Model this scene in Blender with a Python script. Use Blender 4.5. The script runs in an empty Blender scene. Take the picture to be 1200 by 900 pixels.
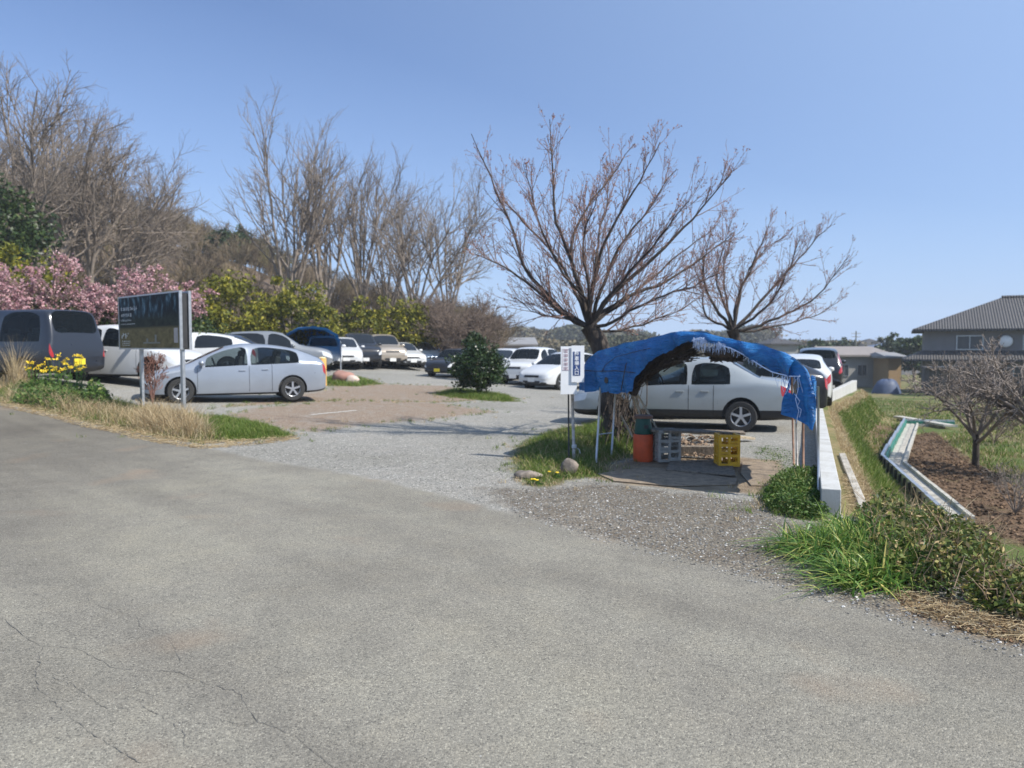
import bpy, bmesh, math, random
import numpy as np
from mathutils import Vector, Matrix
from mathutils.bvhtree import BVHTree
random.seed(7)
R = np.random.default_rng(11)
scene = bpy.context.scene
COL = scene.collection
PI = math.pi
# ------------------------------------------------------------------ camera
CAMH = 1.6; FPX = 880.0; HOR = 408.0
TH = math.atan((450-HOR)/FPX)
FWD = np.array([0, math.cos(TH), -math.sin(TH)]); UP = np.array([0, math.sin(TH), math.cos(TH)]); RT = np.array([1., 0, 0])
CAM = np.array([0, 0, CAMH])
cd = bpy.data.cameras.new('camera'); co = bpy.data.objects.new('camera', cd); COL.objects.link(co)
co.location = CAM; co.rotation_euler = (PI/2-TH, 0, 0)
cd.sensor_width = 36; cd.lens = FPX/1200*36; cd.clip_start = .05; cd.clip_end = 6000
cd.dof.use_dof = True; cd.dof.focus_distance = 5.0; cd.dof.aperture_fstop = 2.3
scene.camera = co
def ray(u, v): return RT*(u-600)+UP*(450-v)+FWD*FPX
def at(u, v, y):
    d = ray(u, v); return CAM+d*(y/d[1])
# ------------------------------------------------------------------ terrain
WALL = [(3.05, 7.2), (8.45, 20.8), (13.7, 30.0)]
EDGE = [(9, -3.), (5, 3.2), (3.95, 4.6), (3.45, 5.8), (3.12, 6.7)]+WALL+[(15, 36), (16, 60), (4, 134)]
def sstep(a, b, x):
    t = np.clip((x-a)/(b-a), 0, 1); return t*t*(3-2*t)
def side(x, y):
    x = np.asarray(x, float); y = np.asarray(y, float)
    best = np.full(x.shape, 1e9); sg = np.zeros(x.shape)
    for (ax, ay), (bx, by) in zip(EDGE[:-1], EDGE[1:]):
        dx, dy = bx-ax, by-ay; L2 = dx*dx+dy*dy
        t = np.clip(((x-ax)*dx+(y-ay)*dy)/L2, 0, 1)
        ex, ey = x-ax-t*dx, y-ay-t*dy
        d = np.hypot(ex, ey); cr = dx*ey-dy*ex
        m = d < best-1e-9
        best = np.where(m, d, best); sg = np.where(m, np.where(cr < 0, 1., -1.), sg)
    return best*sg
def hgt(x, y):
    x = np.asarray(x, float); y = np.asarray(y, float)
    zl = np.clip(1-x, -1.5, 14)*np.minimum(.0022*np.maximum(y-8, 0), .075)
    zl = zl+.05*np.clip(-8-x, 0, 6)*sstep(10, 16, y)
    zf = -.8-.027*np.maximum(y-14, 0)
    zf = np.maximum(zf, -2.3)
    s = side(x, y)
    w = sstep(.2, 1.35, s)
    return zl*(1-w)+zf*w+.012*np.sin(x*1.1+.4*y)*np.cos(y*.8)*sstep(5, 12, y)
YS_ = .5*1.006**np.arange(1100)
def gnd(u, v, z=0.):
    d = ray(u, v); d = d/d[1]; ys_ = YS_
    for _ in range(3):
        P = CAM+d*ys_[:, None]; below = P[:, 2] < hgt(P[:, 0], P[:, 1])+z
        if not below.any(): return P[-1]
        i = max(1, int(np.argmax(below))); ys_ = np.linspace(ys_[i-1], ys_[i], 24)
    return CAM+d*ys_[12]
def gxy(u, v): p = gnd(u, v); return (p[0], p[1])
def onz(x, y, dz=0): return np.array([x, y, float(hgt(x, y))+dz])
# ------------------------------------------------------------------ nodes / materials
def newmat(name):
    m = bpy.data.materials.new(name); m.use_nodes = True
    nt = m.node_tree; b = nt.nodes['Principled BSDF']; return m, nt, b
def N(nt, t, **kw):
    n = nt.nodes.new(t)
    for k, v in kw.items():
        if k.startswith('i_'):
            key = k[2:]; n.inputs[int(key) if key.isdigit() else key].default_value = v
        else: setattr(n, k, v)
    return n
def LK(nt, a, b): nt.links.new(a, b)
def ramp(nt, fac, stops, interp='LINEAR'):
    r = nt.nodes.new('ShaderNodeValToRGB'); cr = r.color_ramp; cr.interpolation = interp
    while len(cr.elements) < len(stops): cr.elements.new(.5)
    for e, (p, c) in zip(cr.elements, stops):
        e.position = p; e.color = (*c, 1) if len(c) == 3 else c
    LK(nt, fac, r.inputs[0]); return r.outputs[0]
def coords(nt, kind='Object'):
    return N(nt, 'ShaderNodeTexCoord').outputs[kind]
def noise(nt, vec, scale, detail=4, rough=.55, dist=0):
    n = N(nt, 'ShaderNodeTexNoise'); n.inputs['Scale'].default_value = scale; n.inputs['Detail'].default_value = detail
    n.inputs['Roughness'].default_value = rough; n.inputs['Distortion'].default_value = dist
    LK(nt, vec, n.inputs['Vector']); return n.outputs[0]
def mixc(nt, fac, a, b, mode='MIX'):
    m = N(nt, 'ShaderNodeMix', data_type='RGBA', blend_type=mode)
    for s, v in ((m.inputs[0], fac), (m.inputs[6], a), (m.inputs[7], b)):
        if isinstance(v, (int, float)): s.default_value = v
        elif isinstance(v, tuple): s.default_value = (*v, 1) if len(v) == 3 else v
        else: LK(nt, v, s)
    return m.outputs[2]
def math_(nt, op, a, b=None, c=None):
    m = N(nt, 'ShaderNodeMath', operation=op)
    for i, v in enumerate((a, b, c)):
        if v is None: continue
        if isinstance(v, (int, float)): m.inputs[i].default_value = v
        else: LK(nt, v, m.inputs[i])
    return m.outputs[0]
def bump(nt, b, h, strength=.3, dist=.01):
    n = N(nt, 'ShaderNodeBump'); n.inputs['Strength'].default_value = strength; n.inputs['Distance'].default_value = dist
    LK(nt, h, n.inputs['Height']); LK(nt, n.outputs[0], b.inputs['Normal']); return n
def scl(c, k): return tuple(min(1, x*k) for x in c)
MC = {}
def plain(name, c, rough=.6, var=.15, scale=6, metal=0., bmp=0., spec=None, coat=0., c2=None, bscale=40):
    if name in MC: return MC[name]
    m, nt, b = newmat(name)
    v = coords(nt)
    f = noise(nt, v, scale, 6)
    col = ramp(nt, f, [(.3, scl(c2 if c2 else c, 1-var)), (.7, scl(c, 1+var))])
    LK(nt, col, b.inputs['Base Color'])
    b.inputs['Metallic'].default_value = metal
    LK(nt, math_(nt, 'ADD', math_(nt, 'MULTIPLY', f, .2), rough-.1), b.inputs['Roughness'])
    if coat: b.inputs['Coat Weight'].default_value = coat; b.inputs['Coat Roughness'].default_value = .05
    if bmp: bump(nt, b, noise(nt, v, bscale, 5), bmp, .01)
    MC[name] = m; return m
def leafmat(name, stops, rough=.6, trans=.25, back=True):
    """foliage: colour from the per-leaf random attribute; a little translucency"""
    if name in MC: return MC[name]
    m, nt, b = newmat(name)
    a = N(nt, 'ShaderNodeAttribute', attribute_name='rnd')
    col = ramp(nt, a.outputs['Fac'], stops)
    LK(nt, col, b.inputs['Base Color']); b.inputs['Roughness'].default_value = rough
    b.inputs['Specular IOR Level'].default_value = .3
    if trans:
        t = N(nt, 'ShaderNodeBsdfTranslucent'); LK(nt, col, t.inputs[0])
        mx = N(nt, 'ShaderNodeMixShader'); mx.inputs[0].default_value = trans
        LK(nt, b.outputs[0], mx.inputs[1]); LK(nt, t.outputs[0], mx.inputs[2])
        LK(nt, mx.outputs[0], nt.nodes['Material Output'].inputs[0])
    MC[name] = m; return m
def bark(name, c1, c2, scale=12):
    if name in MC: return MC[name]
    m, nt, b = newmat(name)
    v = coords(nt)
    mp = N(nt, 'ShaderNodeMapping'); mp.inputs['Scale'].default_value = (1, 1, .3); LK(nt, v, mp.inputs[0])
    f = noise(nt, mp.outputs[0], scale, 8, .7)
    LK(nt, ramp(nt, f, [(.35, c1), (.65, c2)]), b.inputs['Base Color']); b.inputs['Roughness'].default_value = .9
    bump(nt, b, f, .8, .03); MC[name] = m; return m
# ------------------------------------------------------------------ mesh builder
class MB:
    def __init__(s): s.V = []; s.F = []; s.n = 0
    def add(s, V, F, mat=0, rnd=None):
        V = np.asarray(V, float).reshape(-1, 3)
        if isinstance(F, np.ndarray): groups = [F]
        else:
            d = {}
            for f in F: d.setdefault(len(f), []).append(f)
            groups = [np.array(g) for g in d.values()]
        for g in groups:
            if len(g) == 0: continue
            r = None
            if rnd is not None: r = np.broadcast_to(np.asarray(rnd, float), (len(g),)) if np.ndim(rnd) == 0 else np.asarray(rnd)
            s.F.append((g+s.n, mat, r))
        s.V.append(V); s.n += len(V); return s
    def box(s, c, sz, rot=None, mat=0):
        x, y, z = [k/2 for k in sz]
        V = np.array([(-x, -y, -z), (x, -y, -z), (x, y, -z), (-x, y, -z), (-x, -y, z), (x, -y, z), (x, y, z), (-x, y, z)])
        if rot is not None:
            if np.ndim(rot) == 0: a = rot; M = np.array([[math.cos(a), -math.sin(a), 0], [math.sin(a), math.cos(a), 0], [0, 0, 1]])
            else: M = np.array(rot)
            V = V@M.T
        return s.add(V+np.array(c), [(0, 3, 2, 1), (4, 5, 6, 7), (0, 1, 5, 4), (1, 2, 6, 5), (2, 3, 7, 6), (3, 0, 4, 7)], mat)
    def beam(s, p0, p1, w, h, mat=0, up=(0, 0, 1)):
        p0 = np.array(p0, float); p1 = np.array(p1, float); d = p1-p0; L = np.linalg.norm(d); d /= L
        sd = np.cross(d, up); sd /= np.linalg.norm(sd)+1e-12; u = np.cross(sd, d)
        return s.box((p0+p1)/2, (L, w, h), np.stack([d, sd, u], 1), mat)
    def tube(s, pts, r, n=8, mat=0, caps=True, rnd=None):
        P = np.array(pts, float)[None]; K = P.shape[1]
        Rr = np.broadcast_to(np.asarray(r, float), (K,))[None]
        V, F = polytubes(P, Rr, n)
        F = F.tolist()
        if caps: F += [tuple(range(n))[::-1], tuple(range((K-1)*n, K*n))]
        return s.add(V, F, mat, None)
    def lathe(s, prof, n=24, c=(0, 0, 0), axis='z', mat=0):
        prof = np.array(prof, float); K = len(prof); a = np.arange(n)/n*2*PI
        V = np.zeros((K, n, 3)); V[:, :, 0] = prof[:, 0:1]*np.cos(a); V[:, :, 1] = prof[:, 0:1]*np.sin(a); V[:, :, 2] = prof[:, 1:2]
        V = V.reshape(-1, 3)
        if axis == 'y': V = V[:, [0, 2, 1]]*np.array([1, 1, -1])
        if axis == 'x': V = V[:, [2, 1, 0]]*np.array([1, 1, -1])
        i, j = np.meshgrid(np.arange(K-1), np.arange(n), indexing='ij'); j2 = (j+1) % n
        F = np.stack([i*n+j, i*n+j2, (i+1)*n+j2, (i+1)*n+j], -1).reshape(-1, 4)
        return s.add(V+np.array(c), F, mat)
    def grid(s, G, mat=0, closed=False):
        G = np.asarray(G, float); a, b = G.shape[:2]
        i, j = np.meshgrid(np.arange(a-1), np.arange(b-1), indexing='ij')
        F = np.stack([i*b+j, (i+1)*b+j, (i+1)*b+j+1, i*b+j+1], -1).reshape(-1, 4)
        return s.add(G.reshape(-1, 3), F, mat)
    def prism(s, poly, z0, z1, mat=0):
        poly = np.array(poly, float); n = len(poly)
        A = sum(poly[i][0]*poly[(i+1) % n][1]-poly[(i+1) % n][0]*poly[i][1] for i in range(n))
        if A < 0: poly = poly[::-1]
        z0 = np.broadcast_to(z0, n); z1 = np.broadcast_to(z1, n)
        V = np.vstack([np.c_[poly, z0], np.c_[poly, z1]])
        F = [tuple(range(n))[::-1], tuple(range(n, 2*n))]+[(i, (i+1) % n, n+(i+1) % n, n+i) for i in range(n)]
        return s.add(V, F, mat)
    def build(s, name, mats, parent=None, smooth=False, world=False, bevel=0, solid=0, origin=None, sub=0, **tags):
        me = bpy.data.meshes.new(name)
        V = np.concatenate(s.V)
        o = bpy.data.objects.new(name, me)
        if parent is not None:
            o.parent = parent
            if world: V = V-np.array(wloc(parent))
        elif origin is not None:
            V = V-np.array(origin); o.location = origin
        nl = sum(g.size for g, _, _ in s.F); npoly = sum(len(g) for g, _, _ in s.F)
        me.vertices.add(len(V)); me.vertices.foreach_set('co', V.ravel())
        me.loops.add(nl); me.loops.foreach_set('vertex_index', np.concatenate([g.ravel() for g, _, _ in s.F]).astype(np.int32))
        me.polygons.add(npoly)
        tot = np.concatenate([np.full(len(g), g.shape[1]) for g, _, _ in s.F])
        me.polygons.foreach_set('loop_start', np.concatenate([[0], np.cumsum(tot)[:-1]]).astype(np.int32))
        me.polygons.foreach_set('material_index', np.concatenate([np.full(len(g), m) for g, m, _ in s.F]).astype(np.int32))
        me.polygons.foreach_set('use_smooth', np.full(npoly, smooth))
        if any(r is not None for _, _, r in s.F):
            at_ = me.attributes.new('rnd', 'FLOAT', 'FACE')
            at_.data.foreach_set('value', np.concatenate([r if r is not None else np.zeros(len(g)) for g, _, r in s.F]).astype(np.float32))
        if not isinstance(mats, (list, tuple)): mats = [mats]
        for m in mats: me.materials.append(m)
        me.update(calc_edges=True); me.validate()
        COL.objects.link(o)
        if solid: md = o.modifiers.new('thickness', 'SOLIDIFY'); md.thickness = solid
        if bevel: md = o.modifiers.new('bevel', 'BEVEL'); md.width = bevel; md.segments = 2; md.limit_method = 'ANGLE'
        if sub: md = o.modifiers.new('subdivision', 'SUBSURF'); md.levels = sub; md.render_levels = sub
        for k, v in tags.items(): o[{'cat': 'category'}.get(k, k)] = v
        return o
def wloc(o):
    p = np.array(o.location)
    while o.parent: o = o.parent; p = p+np.array(o.location)
    return p
def thing(name, label, cat, loc=(0, 0, 0), rz=0, group=None):
    o = bpy.data.objects.new(name, None); COL.objects.link(o); o.location = [float(k) for k in loc]; o.rotation_euler = (0, 0, rz)
    o.empty_display_size = .1
    o['label'] = label; o['category'] = cat
    if group: o['group'] = group
    return o
def polytubes(P, Rr, n):
    """P (m,K,3) polylines, Rr (m,K) radii -> verts, quads"""
    P = np.asarray(P, float); Rr = np.asarray(Rr, float); m, K, _ = P.shape
    T = np.zeros_like(P); T[:, 1:-1] = P[:, 2:]-P[:, :-2]; T[:, 0] = P[:, 1]-P[:, 0]; T[:, -1] = P[:, -1]-P[:, -2]
    T /= np.linalg.norm(T, axis=2, keepdims=True)+1e-12
    d0 = P[:, -1]-P[:, 0]; ref = np.where(np.abs(d0[:, 2:3]) < .75*np.linalg.norm(d0, axis=1, keepdims=True), np.array([[0, 0, 1.]]), np.array([[1., 0, 0]]))
    A = np.cross(T, ref[:, None, :]); A /= np.linalg.norm(A, axis=2, keepdims=True)+1e-12
    B = np.cross(T, A)
    a = np.arange(n)/n*2*PI
    V = P[:, :, None, :]+Rr[:, :, None, None]*(A[:, :, None, :]*np.cos(a)[None, None, :, None]+B[:, :, None, :]*np.sin(a)[None, None, :, None])
    b, i, j = np.meshgrid(np.arange(m), np.arange(K-1), np.arange(n), indexing='ij'); j2 = (j+1) % n
    base = b*K*n
    F = np.stack([base+i*n+j, base+(i+1)*n+j, base+(i+1)*n+j2, base+i*n+j2], -1).reshape(-1, 4)
    return V.reshape(-1, 3), F
def nrm(v): return v/(np.linalg.norm(v, axis=-1, keepdims=True)+1e-12)
def grow(rng, start, dirs, lens, rads, spec):
    """level by level branching. spec: list of dict(nseg,jit,up,child,ang,lenf,radf,t0,taper). returns list per level of (P,R)"""
    out = []
    for lv, sp in enumerate(spec):
        n = len(start); K = sp['nseg']; P = [start]; D = [dirs]; d = dirs; pos = start
        for k in range(K):
            d = nrm(d+rng.normal(0, sp['jit'], (n, 3))+np.array([0, 0, sp['up']]))
            pos = pos+d*(lens/K)[:, None]; P.append(pos); D.append(d)
        P = np.stack(P, 1); D = np.stack(D, 1)
        tt = np.linspace(0, 1, K+1)
        Rr = rads[:, None]*(1-(1-sp.get('taper', .35))*tt[None])
        out.append((P, Rr))
        c = sp.get('child', 0)
        if not c: break
        idx = np.repeat(np.arange(n), c)
        t = sp.get('t0', .3)+(1-sp.get('t0', .3))*rng.random(len(idx))**.8
        t = np.minimum(t, .999); f = t*K; i0 = f.astype(int); fr = (f-i0)[:, None]
        st = P[idx, i0]*(1-fr)+P[idx, i0+1]*fr
        dd = D[idx, i0+1]
        q = rng.normal(0, 1, (len(idx), 3)); q = q-dd*(q*dd).sum(1, keepdims=True); q = nrm(q)
        an = sp['ang']*(0.6+.8*rng.random((len(idx), 1)))
        nd = nrm(dd*np.cos(an)+q*np.sin(an))
        nl = lens[idx]*sp['lenf']*(1.15-.6*t)*(0.6+.8*rng.random(len(idx)))
        nr = np.minimum(rads[idx]*sp['radf'], (Rr[idx, i0]*.75))
        start, dirs, lens, rads = st, nd, nl, nr
    return out
def leaves(mb, C, size, rng, mat=0, flat=0., asp=.55, rnd=None, Nn=None):
    """kite leaves at centres C"""
    n = len(C); size = np.broadcast_to(size, n)[:, None]
    a = nrm(rng.normal(0, 1, (n, 3))*np.array([1, 1, 1-flat*.7]))
    b = rng.normal(0, 1, (n, 3)); b = nrm(b-a*(a*b).sum(1, keepdims=True))
    V = np.stack([C-a*size*.5, C+b*size*asp*.5, C+a*size*.5, C-b*size*asp*.5], 1).reshape(-1, 3)
    F = np.arange(n*4).reshape(n, 4)
    mb.add(V, F, mat, rng.random(n) if rnd is None else rnd)
def blades(mb, B, H, W, rng, lean=.4, mat=0, seg=3, rnd=None, wind=(0, 0), curl=1.0):
    """grass blades: bent tapered strips"""
    n = len(B); H = np.broadcast_to(H, n); W = np.broadcast_to(W, n)
    an = rng.random(n)*2*PI; le = lean*(0.3+rng.random(n))
    dx = np.cos(an)*le+wind[0]; dy = np.sin(an)*le+wind[1]
    tw = rng.random(n)*2*PI; sx, sy = np.cos(tw), np.sin(tw)
    rows = []
    for k in range(seg+1):
        t = k/seg
        z = H*(t-curl*.35*t*t*np.minimum(np.hypot(dx, dy), 1.3)); ox = dx*H*t**1.8; oy = dy*H*t**1.8
        w = W*.5*(1-t**1.5*.9)
        c = B+np.stack([ox, oy, z], 1); s_ = np.stack([sx*w, sy*w, np.zeros(n)], 1)
        rows += [c-s_, c+s_]
    V = np.stack(rows, 1).reshape(-1, 3); m = 2*(seg+1)
    base = (np.arange(n)*m)[:, None, None]; k = (np.arange(seg)*2)[None, :, None]
    F = (base+k+np.array([0, 1, 3, 2])[None, None]).reshape(-1, 4)
    r = rng.random(n) if rnd is None else rnd
    mb.add(V, F, mat, np.repeat(r, seg))
def in_poly(x, y, poly):
    x = np.asarray(x); y = np.asarray(y); c = np.zeros(x.shape, bool); n = len(poly)
    for i in range(n):
        x0, y0 = poly[i]; x1, y1 = poly[(i+1) % n]
        if y0 == y1: continue
        m = ((y0 > y) != (y1 > y)) & (x < (x1-x0)*(y-y0)/(y1-y0)+x0); c ^= m
    return c
def sdf(x, y, poly):
    best = np.full(np.shape(x), 1e9); n = len(poly)
    for i in range(n):
        ax, ay = poly[i]; bx, by = poly[(i+1) % n]; dx, dy = bx-ax, by-ay; L = dx*dx+dy*dy+1e-12
        t = np.clip(((x-ax)*dx+(y-ay)*dy)/L, 0, 1); best = np.minimum(best, np.hypot(x-ax-t*dx, y-ay-t*dy))
    return np.where(in_poly(x, y, poly), best, -best)
def scatter(poly, n, rng, power=None):
    p = np.array(poly); lo, hi = p.min(0), p.max(0); out = []
    while sum(map(len, out)) < n:
        q = lo+(hi-lo)*rng.random((n*2, 2)); out.append(q[in_poly(q[:, 0], q[:, 1], poly)])
    q = np.concatenate(out)[:n]; return np.c_[q, hgt(q[:, 0], q[:, 1])]

def resample_(P, n):
    P = np.array(P, float); d = np.r_[0, np.cumsum(np.linalg.norm(np.diff(P, axis=0), axis=1))]; t = np.linspace(0, d[-1], n)
    return np.stack([np.interp(t, d, P[:, k]) for k in range(3)], 1)
# ------------------------------------------------------------------ zones of the ground (world metres, from the photo)
road_edge = [gxy(*p) for p in [(0, 473), (60, 486), (130, 502), (200, 516), (250, 525), (320, 540), (420, 556), (520, 578), (610, 602), (700, 626), (800, 652), (900, 680), (1000, 708), (1100, 735), (1200, 762)]]
P_road = [(-60, 62)]+road_edge+[(5.2, 1.5), (12, -8), (-70, -8)]
P_verge = [gxy(*p) for p in [(0, 472), (60, 485), (130, 501), (180, 512), (235, 520), (300, 516), (345, 512), (320, 500), (270, 489), (200, 482), (140, 470), (60, 455), (0, 449)]]+[(-30, 27), (-30, 33.)]
P_dirt = [gxy(*p) for p in [(262, 489), (300, 478), (400, 468), (520, 473), (580, 483), (500, 492), (430, 497), (370, 506), (330, 502)]]
P_dirt2 = [gxy(*p) for p in [(250, 478), (380, 458), (400, 449), (520, 452), (600, 466), (520, 472), (380, 470)]]
P_bushg = [gxy(*p) for p in [(508, 462), (530, 457), (560, 459), (600, 465), (607, 471), (570, 470), (530, 466)]]
P_farg = [gxy(*p) for p in [(370, 446), (395, 440), (430, 445), (448, 450), (420, 453), (380, 452)]]
P_isl = [gxy(*p) for p in [(601, 552), (598, 533), (615, 516), (650, 503), (700, 497), (750, 501), (762, 520), (740, 536), (715, 543), (705, 558), (668, 562), (640, 571), (615, 568)]]
P_tuft = [gxy(*p) for p in [(893, 587), (905, 570), (930, 560), (962, 558), (966, 600), (972, 612), (930, 608), (905, 600)]]
P_shed = [gxy(*p) for p in [(700, 548), (760, 536), (860, 535), (915, 540), (925, 572), (900, 580), (800, 574), (730, 567), (690, 560)]]
P_shoulder = [gxy(*p) for p in [(570, 572), (640, 572), (700, 566), (800, 578), (905, 590), (930, 615), (975, 612), (1000, 640), (1040, 690), (1120, 720), (1200, 742), (1200, 775), (1100, 747), (1000, 716), (900, 688), (800, 660), (700, 634), (610, 606)]]
P_litter = [gxy(*p) for p in [(1035, 684), (1100, 700), (1200, 722)]]+[(5, 3.1), (5.0, 2.9)]+[gxy(*p) for p in [(1200, 757), (1130, 740), (1060, 716)]]
P_soil = [gxy(*p) for p in [(1062, 512), (1095, 506), (1125, 530), (1175, 560), (1200, 575)]]+[(9.5, 8.0), (8.6, 7.4)]+[gxy(*p) for p in [(1200, 640), (1140, 622), (1075, 560), (1058, 540)]]
P_soil2 = [gxy(*p) for p in [(1025, 490), (1050, 500), (1045, 520), (1035, 540), (1022, 520), (1018, 500)]]
ZONES = dict(road=P_road, verge=P_verge, dirt=P_dirt, dirt2=P_dirt2, bushg=P_bushg, farg=P_farg, isl=P_isl, tuft=P_tuft, shed=P_shed, shoulder=P_shoulder, litter=P_litter, soil=P_soil, soil2=P_soil2)
def line(a, b, f): # growing spacing
    out = [a]
    while out[-1] < b: out.append(out[-1]+f(out[-1]))
    return np.array(out)
ys = line(-7, 132, lambda y: .5 if y < 2 else max(.06, .0125*y))
xp = line(0, 110, lambda x: .07 if x < 4.6 else .07+.035*(x-4.6))
xs = np.concatenate([-xp[:0:-1], xp])
X, Y = np.meshgrid(xs, ys, indexing='ij')
Z = hgt(X, Y)
SD = {k: np.clip(sdf(X, Y, p), -3, 3) for k, p in ZONES.items()}
SD['side'] = np.clip(side(X, Y), -3, 3)
grassd = np.maximum.reduce([SD['verge'], SD['bushg'], SD['farg'], SD['isl'], SD['tuft']])
dirtd = np.maximum(SD['dirt'], SD['dirt2'])
soild = np.maximum(SD['soil'], SD['soil2'])
ATT = dict(z_road=SD['road'], z_grass=grassd, z_dirt=dirtd, z_soil=soild, z_shed=SD['shed'], z_shoulder=SD['shoulder'], z_litter=SD['litter'], z_side=SD['side'])
def ground_mat():
    m, nt, b = newmat('ground_surface')
    geo = N(nt, 'ShaderNodeNewGeometry').outputs['Position']
    def A(n): return N(nt, 'ShaderNodeAttribute', attribute_name=n).outputs['Fac']
    big = noise(nt, geo, .42, 5, .55); mid = noise(nt, geo, 3.2, 8, .65); fine = noise(nt, geo, 26, 6, .65); vf = noise(nt, geo, 120, 3, .6)
    def mask(n, amp, w, src=None, off=0):
        s_ = math_(nt, 'ADD', A(n), math_(nt, 'MULTIPLY', math_(nt, 'SUBTRACT', src or mid, .5), amp))
        mr = N(nt, 'ShaderNodeMapRange', interpolation_type='SMOOTHSTEP'); LK(nt, s_, mr.inputs[0])
        mr.inputs[1].default_value = -w+off; mr.inputs[2].default_value = w+off; return mr.outputs[0]
    def vor(scale, feat='F1', rnd=1):
        v = N(nt, 'ShaderNodeTexVoronoi', feature=feat); v.inputs['Scale'].default_value = scale; v.inputs['Randomness'].default_value = rnd
        LK(nt, geo, v.inputs['Vector']); return v
    # asphalt: worn, warm grey with exposed stones
    va = vor(150); sa = N(nt, 'ShaderNodeSeparateColor'); LK(nt, va.outputs['Color'], sa.inputs[0])
    stones = ramp(nt, sa.outputs[0], [(0, (.05, .05, .05)), (.1, (.13, .127, .12)), (.4, (.195, .19, .178)), (.75, (.24, .232, .215)), (.94, (.30, .29, .27)), (1, (.42, .41, .38))])
    asph = mixc(nt, .22, mixc(nt, 1., stones, (1.02, 1., .93), 'MULTIPLY'), (.212, .206, .190))
    asph = mixc(nt, 1., asph, ramp(nt, big, [(.3, (.76, .75, .75)), (.5, (1, 1, 1)), (.68, (1.14, 1.14, 1.10))]), 'MULTIPLY')
    asph = mixc(nt, 1., asph, ramp(nt, mid, [(.25, (.86, .86, .87)), (.5, (1, 1, 1)), (.8, (1.1, 1.08, 1.04))]), 'MULTIPLY')
    mpt = N(nt, 'ShaderNodeMapping'); mpt.inputs['Rotation'].default_value = (0, 0, math.radians(-137)); LK(nt, geo, mpt.inputs[0])
    mps = N(nt, 'ShaderNodeMapping'); mps.inputs['Scale'].default_value = (.10, 1.0, 1.0); LK(nt, mpt.outputs[0], mps.inputs[0])
    trk = noise(nt, mps.outputs[0], .9, 4, .55, .6)
    asph = mixc(nt, 1., asph, ramp(nt, trk, [(.32, (.84, .83, .82)), (.5, (1.0, .99, .97)), (.66, (1.12, 1.12, 1.09))]), 'MULTIPLY')
    sxyz = N(nt, 'ShaderNodeSeparateXYZ'); LK(nt, geo, sxyz.inputs[0])
    old = math_(nt, 'ADD', sxyz.outputs[0], math_(nt, 'MULTIPLY', mid, 2.)); mo = N(nt, 'ShaderNodeMapRange', interpolation_type='SMOOTHSTEP'); LK(nt, old, mo.inputs[0]); mo.inputs[1].default_value = -8.; mo.inputs[2].default_value = -1.
    asph = mixc(nt, mo.outputs[0], mixc(nt, 1., asph, (.70, .68, .66), 'MULTIPLY'), asph)  # asphalt colour darkens towards the left, with a noisy transition
    asph = mixc(nt, 1., asph, (1.04, 1.02, .975), 'MULTIPLY')
    pit = vor(60); asph = mixc(nt, ramp(nt, pit.outputs['Distance'], [(.0, (.75, .75, .75)), (.16, (0, 0, 0))]), asph, (.085, .08, .075))
    rust = noise(nt, geo, .9, 3, .5); asph = mixc(nt, math_(nt, 'MULTIPLY', ramp(nt, rust, [(.6, (0, 0, 0)), (.75, (1, 1, 1))]), .35), asph, (.30, .21, .14))
    # light gravel
    vg = vor(48); sg = N(nt, 'ShaderNodeSeparateColor'); LK(nt, vg.outputs['Color'], sg.inputs[0])
    grav = ramp(nt, sg.outputs[0], [(0, (.10, .10, .10)), (.25, (.19, .19, .185)), (.6, (.27, .268, .255)), (.9, (.36, .355, .34)), (1, (.62, .61, .58))])
    grav = mixc(nt, .4, mixc(nt, 1., grav, (1.05, 1.02, .95), 'MULTIPLY'), (.275, .265, .24))
    grav = mixc(nt, 1., grav, ramp(nt, big, [(.3, (.85, .84, .8)), (.6, (1.05, 1.05, 1.05))]), 'MULTIPLY')
    dust = mixc(nt, ramp(nt, mid, [(.4, (0, 0, 0)), (.72, (.6, .6, .6))]), grav, (.27, .235, .185))
    grav = mixc(nt, ramp(nt, big, [(.45, (0, 0, 0)), (.7, (1, 1, 1))]), grav, dust)
    # shoulder: darker brown-grey gravel
    shd = mixc(nt, 1., grav, (.66, .6, .53), 'MULTIPLY'); shd = mixc(nt, ramp(nt, mid, [(.45, (0, 0, 0)), (.65, (.7, .7, .7))]), shd, (.12, .095, .07))
    dirt = mixc(nt, ramp(nt, fine, [(.35, (0, 0, 0)), (.65, (1, 1, 1))]), (.17, .115, .08), (.31, .245, .18))
    dirt = mixc(nt, ramp(nt, mid, [(.5, (0, 0, 0)), (.7, (.8, .8, .8))]), dirt, (.27, .25, .22))
    dirt = mixc(nt, ramp(nt, sg.outputs[1], [(.9, (0, 0, 0)), (.95, (.8, .8, .8))]), dirt, (.42, .38, .33))
    gr = mixc(nt, ramp(nt, mid, [(.38, (0, 0, 0)), (.62, (1, 1, 1))]), (.05, .075, .018), (.16, .13, .06))
    soil = mixc(nt, ramp(nt, fine, [(.3, (0, 0, 0)), (.7, (1, 1, 1))]), (.06, .036, .021), (.21, .135, .08))
    soil = mixc(nt, ramp(nt, mid, [(.55, (0, 0, 0)), (.68, (.55, .55, .55))]), soil, (.1, .1, .035))
    wood = mixc(nt, ramp(nt, mid, [(.4, (0, 0, 0)), (.7, (1, 1, 1))]), (.20, .15, .10), (.34, .27, .185))
    lit = mixc(nt, ramp(nt, fine, [(.35, (0, 0, 0)), (.65, (1, 1, 1))]), (.10, .065, .04), (.34, .24, .15))
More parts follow.
